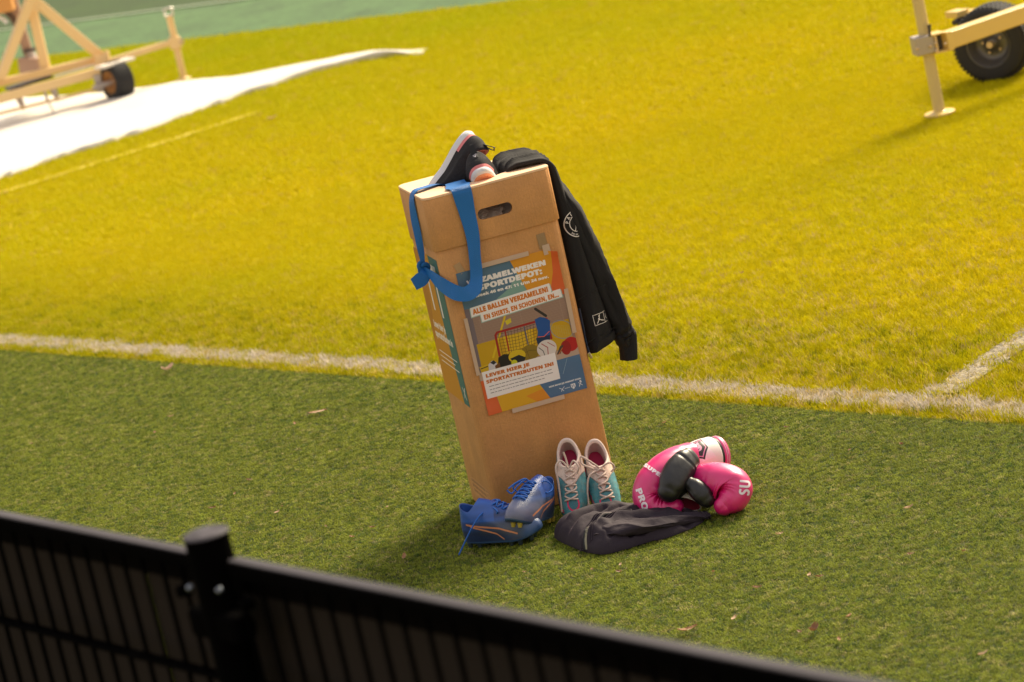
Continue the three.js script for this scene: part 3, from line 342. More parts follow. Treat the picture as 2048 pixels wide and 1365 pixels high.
// the pair of blue boots with sock collars
{
  const paint = (sg) => (x, y, z, ph, t) => {
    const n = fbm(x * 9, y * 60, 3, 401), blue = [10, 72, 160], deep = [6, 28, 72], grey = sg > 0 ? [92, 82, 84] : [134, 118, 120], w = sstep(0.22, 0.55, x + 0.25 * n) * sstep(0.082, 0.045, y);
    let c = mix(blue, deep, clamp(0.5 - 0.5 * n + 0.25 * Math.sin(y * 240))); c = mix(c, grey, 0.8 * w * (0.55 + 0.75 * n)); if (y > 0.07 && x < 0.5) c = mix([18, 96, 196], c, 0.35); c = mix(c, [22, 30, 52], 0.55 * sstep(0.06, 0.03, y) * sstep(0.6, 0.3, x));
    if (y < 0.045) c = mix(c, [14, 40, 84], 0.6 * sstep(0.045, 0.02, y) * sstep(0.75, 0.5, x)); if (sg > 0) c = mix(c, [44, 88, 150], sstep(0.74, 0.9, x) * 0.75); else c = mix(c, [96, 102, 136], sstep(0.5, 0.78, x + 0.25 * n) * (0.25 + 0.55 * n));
    const l1 = polyDist([[0.10, 0.062], [0.3, 0.055], [0.55, 0.047], [0.70, 0.032], [0.76, 0.024]], x, y) , l2 = polyDist([[0.16, 0.056], [0.36, 0.042], [0.50, 0.030], [0.58, 0.012]], x, y);
    if (z * sg > 0 && Math.min(l1, l2) < 0.0028 && x < 0.8) c = [216, 138, 96];
    return c;
  };
  const darkStud = P({ color: lin(0.03, 0.045, 0.05), roughness: 0.4 }), studMat = P({ color: lin(0.44, 0.33, 0.05), roughness: 0.35, clearcoat: 0.5 }), soleMat = P({ color: lin(0.03, 0.07, 0.16), roughness: 0.3, clearcoat: 0.6 }), laceMat = M({ color: lin(0.02, 0.13, 0.52), roughness: 0.65 });
  const studs = [[0.88, 0.3], [0.88, -0.2], [0.76, 0.72], [0.76, -0.5], [0.64, 0.68], [0.64, -0.62], [0.70, 0.1], [0.2, 0.45], [0.2, -0.45], [0.07, 0.38], [0.07, -0.38]];
  const base = { category: 'football boot', L: 0.243, W: 0.043, soleH: 0.007, hHeel: 0.118, hSide: 0.100, hFront: 0.130, toeH: 0.043, opX: 0.165, opA: 0.135, opB: 0.028, vamp: 0.36, lip: 0.6, rough: 0.30, coat: 0.7, bump: rep(knit, 4, 2), liningColor: lin(0.015, 0.08, 0.35), soleMat, studs, studMat, spring: 0.016, name: 'football_boot' };
  const lace = (loops, sp = 0.36) => ({ t0: 0.44, t1: 0.72, count: 5, spread: sp, r: 0.0023, mat: laceMat, loops });
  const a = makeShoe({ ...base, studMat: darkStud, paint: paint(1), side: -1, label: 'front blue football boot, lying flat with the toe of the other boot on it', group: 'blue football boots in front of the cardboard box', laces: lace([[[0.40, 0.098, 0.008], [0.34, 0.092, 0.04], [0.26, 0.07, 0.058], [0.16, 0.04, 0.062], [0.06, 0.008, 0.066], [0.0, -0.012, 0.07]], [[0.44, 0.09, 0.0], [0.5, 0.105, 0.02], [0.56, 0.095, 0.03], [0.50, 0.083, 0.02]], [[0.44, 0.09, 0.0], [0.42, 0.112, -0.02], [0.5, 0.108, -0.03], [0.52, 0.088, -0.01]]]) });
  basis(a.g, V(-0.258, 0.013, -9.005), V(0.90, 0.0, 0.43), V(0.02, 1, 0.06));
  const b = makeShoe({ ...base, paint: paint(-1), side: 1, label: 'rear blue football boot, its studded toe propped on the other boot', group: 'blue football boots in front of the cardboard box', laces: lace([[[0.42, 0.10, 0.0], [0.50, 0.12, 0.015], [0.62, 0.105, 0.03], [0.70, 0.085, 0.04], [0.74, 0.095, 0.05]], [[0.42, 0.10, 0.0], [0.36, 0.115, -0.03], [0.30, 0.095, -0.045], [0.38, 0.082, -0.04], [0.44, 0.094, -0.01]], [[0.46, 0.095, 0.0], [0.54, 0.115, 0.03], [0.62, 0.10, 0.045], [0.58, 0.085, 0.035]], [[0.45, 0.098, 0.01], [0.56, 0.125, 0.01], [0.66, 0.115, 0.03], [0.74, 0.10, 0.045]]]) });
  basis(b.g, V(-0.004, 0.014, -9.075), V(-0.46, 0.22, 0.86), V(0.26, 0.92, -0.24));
}
// the turquoise pair standing on their toes against the box
{
  const paint = (sg) => (x, y, z, ph, t) => {
    const n = fbm(x * 12, z * 120 + y * 60, 4, 501), cream = mix([206, 178, 162], [232, 212, 200], n), teal = mix([58, 118, 126], [88, 158, 166], clamp(n * 1.2 - 0.1)), grey = [84, 98, 100];
    const az = Math.abs(z) / 0.04, vb = 0.73 - 0.28 * Math.pow(az, 0.8);
    const tealness = sstep(vb - 0.008, vb + 0.012, x + 0.02 * (n - 0.5)); let c = mix(cream, teal, tealness);
    if (Math.abs(x - vb) < 0.008 && x < 0.74) c = mix(c, [70, 60, 60], 0.5);
    const dirt = sstep(0.5, 0.75, fbm(x * 20, z * 160, 3, 520)); c = mix(c, [150, 126, 110], dirt * 0.32);
    if (sg * z < 0) { const lo = table([0.05, 0.3, 0.55, 0.75], [0.046, 0.028, 0.014, 0.008], x), hi = table([0.05, 0.3, 0.55, 0.75], [0.05, 0.05, 0.046, 0.040], x); if (y > lo && y < hi && x > 0.07 && x < 0.60) c = mix(c, grey, 0.85);
      const l1 = polyDist([[0.34, 0.043], [0.5, 0.038], [0.66, 0.034], [0.80, 0.030], [0.9, 0.034]], x, y), l2 = polyDist([[0.34, 0.036], [0.5, 0.028], [0.66, 0.021], [0.80, 0.020], [0.92, 0.030]], x, y); if (Math.min(l1, l2) < 0.0021) c = [232, 44, 92]; }
    const cx = (x - 0.845) / 0.085, cz = (sg * z + 0.002) / 0.016, rad = Math.hypot(cx, cz); if (x > 0.80 && Math.abs(rad - 1) < 0.14 && y > 0.03) c = [226, 48, 96]; else if (x > 0.80 && rad < 0.9 && y > 0.03) c = mix(c, [46, 108, 122], 0.6);
    if (t > 1.0) c = [226, 206, 196];
    return c;
  };
  const laceMat = M({ color: lin(0.66, 0.52, 0.44), roughness: 0.85, bumpMap: rep(knit, 20, 2), bumpScale: 0.0004 }), soleMat = M({ color: lin(0.55, 0.42, 0.34), roughness: 0.6 });
  const base = { category: 'football shoe', name: 'football_shoe', L: 0.250, W: 0.0455, soleH: 0.006, hHeel: 0.066, hSide: 0.05, hFront: 0.073, toeH: 0.044, opX: 0.235, opA: 0.215, opB: 0.0335, lip: 1.5, rough: 0.6, bump: leatherBump, liningColor: lin(0.50, 0.36, 0.33), insoleColor: lin(0.34, 0.012, 0.06), soleMat, spring: 0.012, vamp: 0.44,
    dent: (x, y, ph, t) => (x > 0.5 ? 0.0016 * Math.sin(x * 95) * sstep(0.55, 0.62, x) * sstep(0.82, 0.74, x) : 0) };
  const lc = (loops) => ({ t0: 0.50, t1: 0.95, count: 5, spread: 0.30, r: 0.0029, mat: laceMat, loops });
  const a = makeShoe({ ...base, paint: paint(-1), side: 1, label: 'left turquoise and cream football shoe standing on its toe against the box', group: 'turquoise football shoes leaning on the cardboard box', laces: lc([[[0.44, 0.075, 0.0], [0.36, 0.098, 0.02], [0.42, 0.1, 0.034], [0.6, 0.075, 0.036], [0.80, 0.05, 0.038], [0.9, 0.035, 0.04]], [[0.44, 0.075, 0.0], [0.38, 0.092, -0.018], [0.46, 0.088, -0.03], [0.5, 0.07, -0.022]], [[0.44, 0.075, 0.002], [0.34, 0.085, 0.004], [0.26, 0.10, 0.008]]]) });
  basis(a.g, V(0.095, 0.178, -9.200), V(-0.022, -0.178, 0.148), V(-0.06, 0.64, 0.76));
  const b = makeShoe({ ...base, paint: paint(-1), side: -1, label: 'right turquoise and cream football shoe standing on its toe behind the dark sweater', group: 'turquoise football shoes leaning on the cardboard box', laces: lc([[[0.44, 0.075, 0.0], [0.36, 0.095, 0.03], [0.28, 0.09, 0.05], [0.34, 0.08, 0.052], [0.44, 0.076, 0.02]], [[0.44, 0.075, 0.0], [0.42, 0.09, -0.03], [0.46, 0.075, -0.042], [0.5, 0.07, -0.03]], [[0.46, 0.072, 0.012], [0.52, 0.075, 0.036], [0.66, 0.055, 0.048], [0.84, 0.03, 0.052], [0.93, 0.03, 0.058], [0.88, 0.034, 0.07]]]) });
  basis(b.g, V(0.164, 0.150, -9.216), V(-0.004, -0.172, 0.158), V(0.10, 0.64, 0.76));
}
// the black trainers standing in the opening of the lid
{
  const paint = (x, y, z, ph, t) => { const n = fbm(x * 40, y * 400, 2, 601); let c = mix([26, 25, 28], [44, 42, 45], n); if (y < 0.030 && x < 0.22) c = [222, 130, 132]; if (t > 1.05) c = [205, 140, 125]; return c; };
  const white = M({ color: lin(0.80, 0.80, 0.82), roughness: 0.55, bumpMap: rep(knit, 8, 1), bumpScale: 0.0012 }), peach = M({ color: lin(0.72, 0.30, 0.15), roughness: 0.5 });
  const base = { category: 'trainer', name: 'trainer', L: 0.240, W: 0.045, soleH: 0.019, hHeel: 0.082, hSide: 0.058, hFront: 0.086, toeH: 0.04, opX: 0.22, opA: 0.20, opB: 0.031, lip: 1.5, rough: 0.85, bump: rep(knit, 6, 3), liningColor: lin(0.62, 0.30, 0.24), soleMat: white, outsole: peach, spring: 0.014, paint,
    soleProfile: [[0.93, 0], [1.0, 0.002], [1.03, 0.009], [1.02, 0.017], [0.99, 0.022]], laces: { t0: 0.62, t1: 0.93, count: 4, spread: 0.3, r: 0.002, mat: M({ color: lin(0.02, 0.02, 0.022), roughness: 0.8 }) } };
  const tab = (s) => { const p = s.C0(0); mesh('pull_tab', ribbon([[V(0.006, p.y - 0.02, 0), V(0, 0, 0.011)], [V(-0.002, p.y + 0.006, 0), V(0, 0, 0.011)], [V(-0.006, p.y + 0.02, 0), V(0, 0, 0.010)], [V(0.0, p.y + 0.023, 0), V(0, 0, 0.010)], [V(0.005, p.y + 0.002, 0), V(0, 0, 0.011)]], 0.0016, 40), M({ color: lin(0.012, 0.012, 0.014), roughness: 0.8 }), s.g); };
  const a = makeShoe({ ...base, outsole: undefined, side: 1, label: 'black trainer with white sole turned left, standing heel up in the lid opening', group: 'black trainers on top of the cardboard box' }); tab(a);
  basis(a.g, V(0.010, 1.132, -9.425), V(-0.62, -0.76, -0.10), V(0.62, -0.44, 0.74)); a.g.scale.setScalar(1.15);
  const b = makeShoe({ ...base, side: -1, label: 'black trainer seen from its white and pink heel, lying in the lid opening', group: 'black trainers on top of the cardboard box' }); tab(b);
  basis(b.g, V(0.022, 1.026, -9.255), V(0.04, -0.66, -0.75), V(-0.12, 0.74, -0.66)); b.g.scale.set(1.0, 0.98, 1.22);
  const tri = canvasTex(64, 64, (c) => { c.fillStyle = '#1e1d20'; c.fillRect(0, 0, 64, 64); c.strokeStyle = '#cfc7cc'; c.lineWidth = 5; c.beginPath(); c.moveTo(12, 26); c.lineTo(50, 12); c.lineTo(32, 54); c.closePath(); c.stroke(); c.beginPath(); c.moveTo(32, 54); c.lineTo(30, 30); c.stroke(); });
  b.g.updateMatrixWorld(true); const up = b.g.children[0], d = new DecalGeometry(up, b.g.localToWorld(V(-0.001, 0.066, 0.0)), new THREE.Euler().setFromRotationMatrix(new THREE.Matrix4().makeBasis(...(() => { const e = b.g.matrixWorld.elements, zz = V(-e[0], -e[1], -e[2]), yy = V(e[4], e[5], e[6]), xx = yy.clone().cross(zz); return [xx, yy, zz]; })())), V(0.018, 0.018, 0.03)); d.applyMatrix4(b.g.matrixWorld.clone().invert()); d.computeVertexNormals(); { const p = d.attributes.position, n = d.attributes.normal; for (let i = 0; i < p.count; i++) p.setX(i, p.getX(i) - 0.0006); }
  mesh('emblem', d, M({ map: tri, roughness: 0.6, polygonOffset: true, polygonOffsetFactor: -2 }), b.g);
}

// ------------------------------------------------------------------ dark hooded sweater hanging from the lid
const fleece = rep(tex(256, 256, (u, v) => 0.6 * tfbm(u, v, 64, 2, 701) + 0.4 * vnoise(u * 128, v * 32, 703, 128)), 3, 3);
const blackCloth = P({ color: lin(0.012, 0.0105, 0.011), roughness: 0.9, bumpMap: fleece, bumpScale: 0.0012, sheen: 0.2, sheenRoughness: 0.5, sheenColor: lin(0.09, 0.065, 0.06) });
{
  const t = thing('hooded_sweater', 'black hooded sweater hanging over the right edge of the cardboard box', 'sweater');
  // path over the lid and down the right face: base point, outward axis, thickness, depth from front to back
  const E0 = BW + 0.006;
  const path = [ // [x, y, turn 0..1 (up to outward), thick, bFront, bBack]
    [0.30, 0.93, 0, 0.02, -0.10, -0.24], [0.275, 0.985, 0, 0.024, -0.075, -0.26], [0.30, 1.002, 0, 0.030, -0.06, -0.27], [0.34, 1.003, 0.12, 0.030, -0.05, -0.28], [0.372, 1.003, 0.35, 0.027, -0.045, -0.285], [E0, 0.992, 0.7, 0.028, -0.04, -0.285], [E0 + 0.001, 0.965, 0.95, 0.036, -0.035, -0.285], [E0 + 0.001, 0.90, 1, 0.044, -0.03, -0.28], [E0, 0.82, 1, 0.056, -0.026, -0.275], [E0 - 0.003, 0.72, 1, 0.070, -0.022, -0.27], [E0 - 0.003, 0.62, 1, 0.083, -0.02, -0.27], [E0 - 0.004, 0.54, 1, 0.095, -0.02, -0.265], [E0 - 0.004, 0.485, 1, 0.102, -0.018, -0.26], [E0 - 0.004, 0.455, 1, 0.104, -0.02, -0.26], [E0 - 0.004, 0.428, 1, 0.106, -0.018, -0.26], [E0 - 0.004, 0.408, 1, 0.106, -0.022, -0.255]];
  const cs = (k) => (u) => { const x = u * (path.length - 1), i = Math.min(path.length - 2, Math.floor(x)), f = x - i, q = (j) => path[clamp(j, 0, path.length - 1)][k], a = q(i - 1), b = q(i), c = q(i + 1), d = q(i + 2); return 0.5 * (2 * b + (c - a) * f + (2 * a - 5 * b + 4 * c - d) * f * f + (3 * b - a - 3 * c + d) * f * f * f); };
  const F = [0, 1, 2, 3, 4, 5].map(cs), rs = [], n = 220, m = 120;
  const sec = (th, A, bf, bb) => { // rounded section: out along a, front along b
    const c = Math.cos(th), s = Math.sin(th), e = 0.62, a = A * 0.5 + A * 0.5 * Math.sign(c) * Math.pow(Math.abs(c), e), b = (bf + bb) / 2 + (bf - bb) / 2 * Math.sign(s) * Math.pow(Math.abs(s), e); return [a, b]; };
  const section = (u, proud = 0) => {
    const [x, y, tn, A, bf, bb] = F.map((f) => f(u)), ang = tn * Math.PI / 2, ax = Math.sin(ang), ay = Math.cos(ang), r = [];
    for (let i = 0; i < n; i++) { const th = i / n * 2 * Math.PI; let [a, b] = sec(th, A, bf, bb); const down = sstep(0.4, 1, u), front = Math.max(0, Math.sin(th)); 
      a *= 1 - 0.10 * (0.5 + 0.5 * Math.sin(b * 60 + u * 3)) * Math.max(0, Math.cos(th));
      b += front * (0.020 * (0.5 - Math.pow(Math.abs(Math.sin(a * 30 + 0.5 + u * 1.5 + 0.6 * fbm(a * 20, u * 8, 2, 717))), 0.7)) * down + 0.006 * (fbm(a * 30, u * 6, 3, 711) - 0.5)) ; a += Math.max(0, Math.cos(th)) * 0.012 * (fbm(b * 22, u * 7, 3, 713) - 0.5);
      if (tn < 0.9) a += Math.max(0, Math.cos(th)) * (0.016 * (0.45 - Math.pow(Math.abs(Math.sin(b * 42 + 0.6 + u * 3)), 0.6))) ;
      const dy = u > 0.9 ? (a / Math.max(A, 0.01)) * 0.026 * sstep(0.7, 1, u) : 0;
      if (proud) { const rib = proud + 0.0007 * Math.sin(th * 110); a += Math.cos(th) * rib; b += Math.sin(th) * rib; }
      r.push(bl(x + a * ax, y + a * ay + dy, b)); }
    return r;
  };
  for (let j = 0; j <= m; j++) rs.push(section(j / m));
  const body = mesh('body', rings(rs, { cap0: true, cap1: true, uvs: (i, j) => [i * 1.2, j * 1.6] }), blackCloth, t);
  { const hb = []; for (let j = 0; j <= 14; j++) hb.push(section(0.905 + 0.093 * j / 14, 0.0028)); mesh('hem_band', rings(hb, { cap1: true, uvs: (i, j) => [i * 1.2, j * 0.1] }), blackCloth, t); }
  // hem band seam
  const seam = (yy, dz, r) => { const pts = []; for (let k = 0; k <= 14; k++) { const a = 0.004 + 0.094 * k / 14; pts.push(bl(E0 + a - 0.004, yy + 0.026 * k / 14 * 0.9, -0.0175 + dz + 0.003 * Math.sin(k))); } return tube(pts, r, 40, 6); };
  // sleeve, outside the body and hanging lower
  const S = (x, y, z) => bl(x, y, z), st = [[0.395, 0.955, -0.115, 0.018, 0.06], [0.420, 0.90, -0.105, 0.026, 0.07], [0.444, 0.82, -0.10, 0.031, 0.072], [0.462, 0.73, -0.098, 0.034, 0.07], [0.480, 0.63, -0.096, 0.036, 0.066], [0.499, 0.54, -0.094, 0.037, 0.056], [0.514, 0.47, -0.092, 0.037, 0.05], [0.522, 0.43, -0.09, 0.034, 0.04], [0.523, 0.41, -0.088, 0.026, 0.032]].map(([x, y, z, a, b]) => ({ p: S(x, y, z), a, b }));
  mesh('sleeve', sweep(st, bez, { n: 96, m: 110, cap0: true, cap1: true, pow: 3.4, disp: (u, th) => 0.012 * (0.45 - Math.pow(Math.abs(Math.sin(th * 1.5 + u * 3.2 + 1.1)), 0.6)) + 0.006 * (fbm(th * 1.5 + 3, u * 9, 3, 721) - 0.5) * 2 + 0.005 * sstep(0.7, 0.9, u) * Math.sin(u * 70 + th * 2) * sstep(1, 0.93, u) }), blackCloth, t);
  mesh('cuff', sweep([[0.522, 0.425, -0.088, 0.030, 0.034], [0.524, 0.398, -0.087, 0.024, 0.030], [0.523, 0.374, -0.085, 0.023, 0.028], [0.521, 0.352, -0.084, 0.0235, 0.028]].map(([x, y, z, a, b]) => ({ p: S(x, y, z), a, b })), bez, { n: 64, m: 20, pow: 3.4, cap1: false, disp: (u, th) => 0.0012 * Math.sin(th * 26) + 0.004 * Math.sin(th * 3 + u * 3) }), blackCloth, t);
  body.updateMatrixWorld(true);
  const front = new THREE.Euler().setFromRotationMatrix(new THREE.Matrix4().makeBasis(bex, V(0, 1, 0), bez));
  const decal = (name, at, size, map, rough = 0.5) => { const d = new DecalGeometry(body, at, front, size); const p = d.attributes.position; for (let i = 0; i < p.count; i++) { p.setXYZ(i, p.getX(i) + bez.x * 0.0012, p.getY(i), p.getZ(i) + bez.z * 0.0012); } d.computeVertexNormals(); const mm = mesh(name, d, M({ map, transparent: true, alphaTest: 0.5, roughness: rough, polygonOffset: true, polygonOffsetFactor: -2 }), t); return mm; };
  const white = '#efe6e2';
  const badge = canvasTex(256, 256, (c) => { c.clearRect(0, 0, 256, 256); c.strokeStyle = c.fillStyle = white; c.lineWidth = 9; c.beginPath(); c.arc(128, 128, 120, 0, 7); c.stroke(); c.lineWidth = 7; c.beginPath(); c.arc(128, 128, 74, 0, 7); c.stroke(); c.font = 'bold 40px sans-serif'; 'PARIS'.split('').forEach((ch, i) => { c.save(); c.translate(128, 128); c.rotate(-1.25 + i * 0.42); c.fillText(ch, -12, -82); c.restore(); }); c.font = 'bold 22px sans-serif'; 'Saint-Germain'.split('').forEach((ch, i) => { c.save(); c.translate(128, 128); c.rotate(0.75 - i * 0.125); c.fillText(ch, -6, 108); c.restore(); }); c.lineWidth = 7; c.beginPath(); c.moveTo(90, 190); c.quadraticCurveTo(118, 150, 122, 66); c.moveTo(166, 190); c.quadraticCurveTo(138, 150, 134, 66); c.moveTo(104, 150); c.lineTo(152, 150); c.stroke(); c.beginPath(); c.arc(128, 172, 14, 0, 7); c.stroke(); });
  decal('emblem', bl(E0 + 0.052, 0.808, -0.02), V(0.084, 0.084, 0.05), badge);
  const boxLogo = canvasTex(256, 128, (c) => { c.clearRect(0, 0, 256, 128); c.strokeStyle = c.fillStyle = white; c.lineWidth = 6; c.strokeRect(5, 8, 246, 112); c.beginPath(); c.moveTo(128, 8); c.lineTo(128, 120); c.stroke(); c.beginPath(); c.arc(70, 34, 8, 0, 7); c.fill(); c.lineWidth = 9; c.lineCap = 'round'; c.beginPath(); c.moveTo(78, 20); c.lineTo(70, 50); c.lineTo(66, 68); c.moveTo(70, 50); c.lineTo(56, 64); c.moveTo(66, 68); c.lineTo(38, 102); c.moveTo(66, 68); c.lineTo(92, 84); c.lineTo(112, 92); c.stroke(); c.lineWidth = 6; c.beginPath(); c.arc(188, 64, 40, 0, 7); c.stroke(); c.beginPath(); c.moveTo(172, 92); c.quadraticCurveTo(184, 64, 186, 34); c.moveTo(204, 92); c.quadraticCurveTo(192, 64, 190, 34); c.stroke(); c.beginPath(); c.arc(188, 80, 9, 0, 7); c.stroke(); });
  decal('box_logo', bl(E0 + 0.070, 0.512, -0.012), V(0.074, 0.036, 0.06), boxLogo);
  mesh('hem_seam', seam(0.452, 0.0, 0.0011), blackCloth, t); mesh('pocket_seam', seam(0.585, -0.001, 0.0009), blackCloth, t);
  mesh('zip', ribbon([[bl(E0 - 0.002, 0.56, -0.012), V(0.004, 0, 0.004)], [bl(E0 - 0.003, 0.5, -0.010), V(0.004, 0, 0.004)], [bl(E0 - 0.003, 0.44, -0.010), V(0.004, 0, 0.004)], [bl(E0 - 0.002, 0.41, -0.011), V(0.006, 0, 0.004)]], 0.002, 40), M({ color: lin(0.012, 0.03, 0.08), roughness: 0.5 }), t);
  const pull = new RoundedBoxGeometry(0.008, 0.02, 0.005, 2, 0.002); const pm = mesh('zip_pull', pull, M({ color: lin(0.62, 0.5, 0.36), roughness: 0.3, metalness: 0.9 }), t); pm.position.copy(bl(E0 - 0.002, 0.415, -0.004)); pm.rotation.z = 0.3;
}

// ------------------------------------------------------------------ dark sweater folded on the turf
{
  const t = thing('folded_sweater', 'dark purple grey zip sweater lying folded on the turf under the boxing gloves', 'sweater');
  const out = [[-0.004, -8.90], [0.004, -8.845], [0.04, -8.745], [0.078, -8.66], [0.122, -8.61], [0.18, -8.612], [0.24, -8.63], [0.30, -8.632], [0.36, -8.658], [0.408, -8.70], [0.425, -8.735], [0.41, -8.775], [0.37, -8.82], [0.33, -8.87], [0.27, -8.915], [0.19, -8.955], [0.11, -8.965], [0.04, -8.945]].map(([x, z]) => V(x, 0, z));
  const cv = new THREE.CatmullRomCurve3(out, true, 'centripetal'), c = V(0.19, 0, -8.79), n = 260, m = 110, rs = [];
  const folds = [[1, [[0.102, -8.70], [0.128, -8.665], [0.150, -8.635]]], [1, [[0.136, -8.705], [0.178, -8.655]]], [-1, [[0.150, -8.64], [0.180, -8.69], [0.204, -8.645]]], [1, [[0.125, -8.762], [0.232, -8.732], [0.317, -8.722]]], [-1, [[0.228, -8.70], [0.316, -8.685], [0.372, -8.672]]], [1, [[0.053, -8.846], [0.122, -8.885], [0.183, -8.90]]], [-1, [[0.031, -8.79], [0.084, -8.825], [0.152, -8.87]]], [1, [[0.203, -8.672], [0.291, -8.655], [0.350, -8.66]]], [-1, [[0.187, -8.66], [0.24, -8.648]]], [-1, [[0.135, -8.837], [0.198, -8.865], [0.241, -8.834]]], [1, [[0.332, -8.745], [0.362, -8.71], [0.392, -8.70]]], [-1, [[0.345, -8.775], [0.375, -8.745], [0.41, -8.73]]]];
  const foldH = (x, z) => { let h = 0; for (const [sg, pts] of folds) { const d = polyDist(pts, x, z); h += sg * (sg > 0 ? 0.013 * Math.exp(-((d / 0.016) ** 2)) : 0.016 * Math.exp(-((d / 0.010) ** 2))); } return h; };
  const H = (x, z) => { // folds run from the lower left to the upper right
    const a = (x - 0.19) * 0.86 - (z + 8.79) * 0.5, b = (x - 0.19) * 0.5 + (z + 8.79) * 0.86; // a along the folds, b across
    const w = fbm(x * 9, z * 9, 3, 801), base = 0.064 - 0.02 * sstep(0.05, 0.2, b) - 0.018 * sstep(0.26, 0.42, x) + 0.014 * sstep(0.16, 0.02, x) * sstep(-8.72, -8.82, z);
    return base + foldH(x + 0.006 * (fbm(x * 40, z * 40, 2, 811) - 0.5), z) + 0.006 * (1 - 1.7 * Math.abs(Math.sin(b * 27 + 2.6 * w + 0.9 + a * 4))) * (0.3 + 0.9 * w) + 0.006 * Math.sin(b * 118 + a * 14 + 7 * w) * w - 0.008 * Math.pow(Math.abs(Math.sin(b * 34 - a * 16 + 4 * w)), 6) * sstep(0.0, 0.1, a) + 0.005 * (fbm(x * 30, z * 30, 3, 803) - 0.5) - 0.008 * Math.exp(-(((b - 0.035) / 0.008) ** 2)) * sstep(-0.1, 0.02, a);
  };
  const edge = (k) => cv.getPointAt(k);
  const surf = (i, q) => { const e = edge(i / n), x = lerp(c.x, e.x, q), z = lerp(c.z, e.z, q), k = Math.pow(Math.max(0, 1 - Math.pow(q, 4)), 0.55); return V(x, Math.max(0.001, H(x, z) * k + 0.006 * (1 - k) * (fbm(x * 60, z * 60, 2, 807) - 0.3)), z); };
  for (let j = 0; j <= m; j++) { const q = 1 - Math.pow(1 - j / m, 1.8), r = []; for (let i = 0; i < n; i++) r.push(surf(i, Math.max(0.002, q))); rs.push(r.reverse()); }
  const mat = P({ color: lin(0.021, 0.012, 0.021), roughness: 0.85, bumpMap: fleece, bumpScale: 0.0006, sheen: 0.6, sheenRoughness: 0.35, sheenColor: lin(0.32, 0.17, 0.26) });
  mesh('body', rings(rs, { cap0: true, uvs: (i, j, p) => [p.x * 3, p.z * 3] }), mat, t);
  mesh('sleeve', sweep([[0.118, 0.040, -8.690, 0.030, 0.018], [0.16, 0.047, -8.678, 0.042, 0.019], [0.22, 0.044, -8.672, 0.046, 0.019], [0.29, 0.036, -8.684, 0.044, 0.018], [0.35, 0.027, -8.705, 0.038, 0.016], [0.405, 0.016, -8.725, 0.028, 0.013], [0.43, 0.011, -8.735, 0.022, 0.010]].map(([x, y, z, a, b]) => ({ p: V(x, y, z), a, b })), V(0, 1, 0), { n: 90, m: 120, pow: 2.3, disp: (u, th, p) => 0.0055 * (0.4 - Math.pow(Math.abs(Math.sin(th * 2.5 + u * 9 + 3 * fbm(u * 7, th, 2, 821))), 0.7)) + 0.006 * (fbm(p.x * 34, p.z * 34, 3, 823) - 0.5) + 0.0022 * Math.sin(u * 90 + th * 3) * sstep(0.75, 0.9, u) }), mat, t);
  const zp = [[0.076, -8.665], [0.077, -8.672], [0.080, -8.68], [0.098, -8.715], [0.122, -8.74], [0.155, -8.757], [0.19, -8.765], [0.225, -8.762]];
  const hgt = (x, z) => { let best = 1; const d = V(x - c.x, 0, z - c.z); let lo = 0, hi = 1; // ratio to the edge in this direction
    let q = 0.5, ang = Math.atan2(d.z, d.x), bi = 0, bd = 9; for (let i = 0; i < n; i++) { const e = edge(i / n), a2 = Math.atan2(e.z - c.z, e.x - c.x), dd = Math.abs(Math.atan2(Math.sin(a2 - ang), Math.cos(a2 - ang))); if (dd < bd) { bd = dd; bi = i; } } const e = edge(bi / n); q = d.length() / Math.hypot(e.x - c.x, e.z - c.z); return surf(bi, Math.min(0.995, q)).y; };
  const zc = new THREE.CatmullRomCurve3(zp.map(([x, z]) => V(x, hgt(x, z), z))), zl = 60, mk = (off, up, w, th) => { const stn = []; for (let k = 0; k <= zl; k++) { const u = k / zl, p = zc.getPoint(u), T = zc.getTangent(u), sd = V(-T.z, 0, T.x).normalize(), q = p.clone().addScaledVector(sd, off); q.y = hgt(q.x, q.z) + up; stn.push([q, sd.multiplyScalar(w)]); } return ribbon(stn, th, 150); };
  mesh('zip_tape', mk(0, 0.0012, 0.017, 0.0016), M({ color: lin(0.010, 0.010, 0.014), roughness: 0.7 }), t);
  const teeth = []; for (let k = 0; k < 120; k++) { const u = k / 119, p = zc.getPoint(u), T = zc.getTangent(u), b = new THREE.BoxGeometry(0.0062, 0.0022, 0.0012); b.rotateY(-Math.atan2(T.z, T.x) + Math.PI / 2); b.translate(p.x, hgt(p.x, p.z) + 0.0032, p.z); teeth.push(b); }
  const tm = mesh('zip_teeth', plainSet(teeth), M({ color: lin(0.50, 0.46, 0.44), roughness: 0.35, metalness: 0.6 }), t); tm.userData.kind = 'stuff';
  for (const o of [-0.0125, -0.019, 0.0125, 0.019]) mesh('zip_seam', mk(o, 0.0008, 0.003, 0.003), mat, t);
}

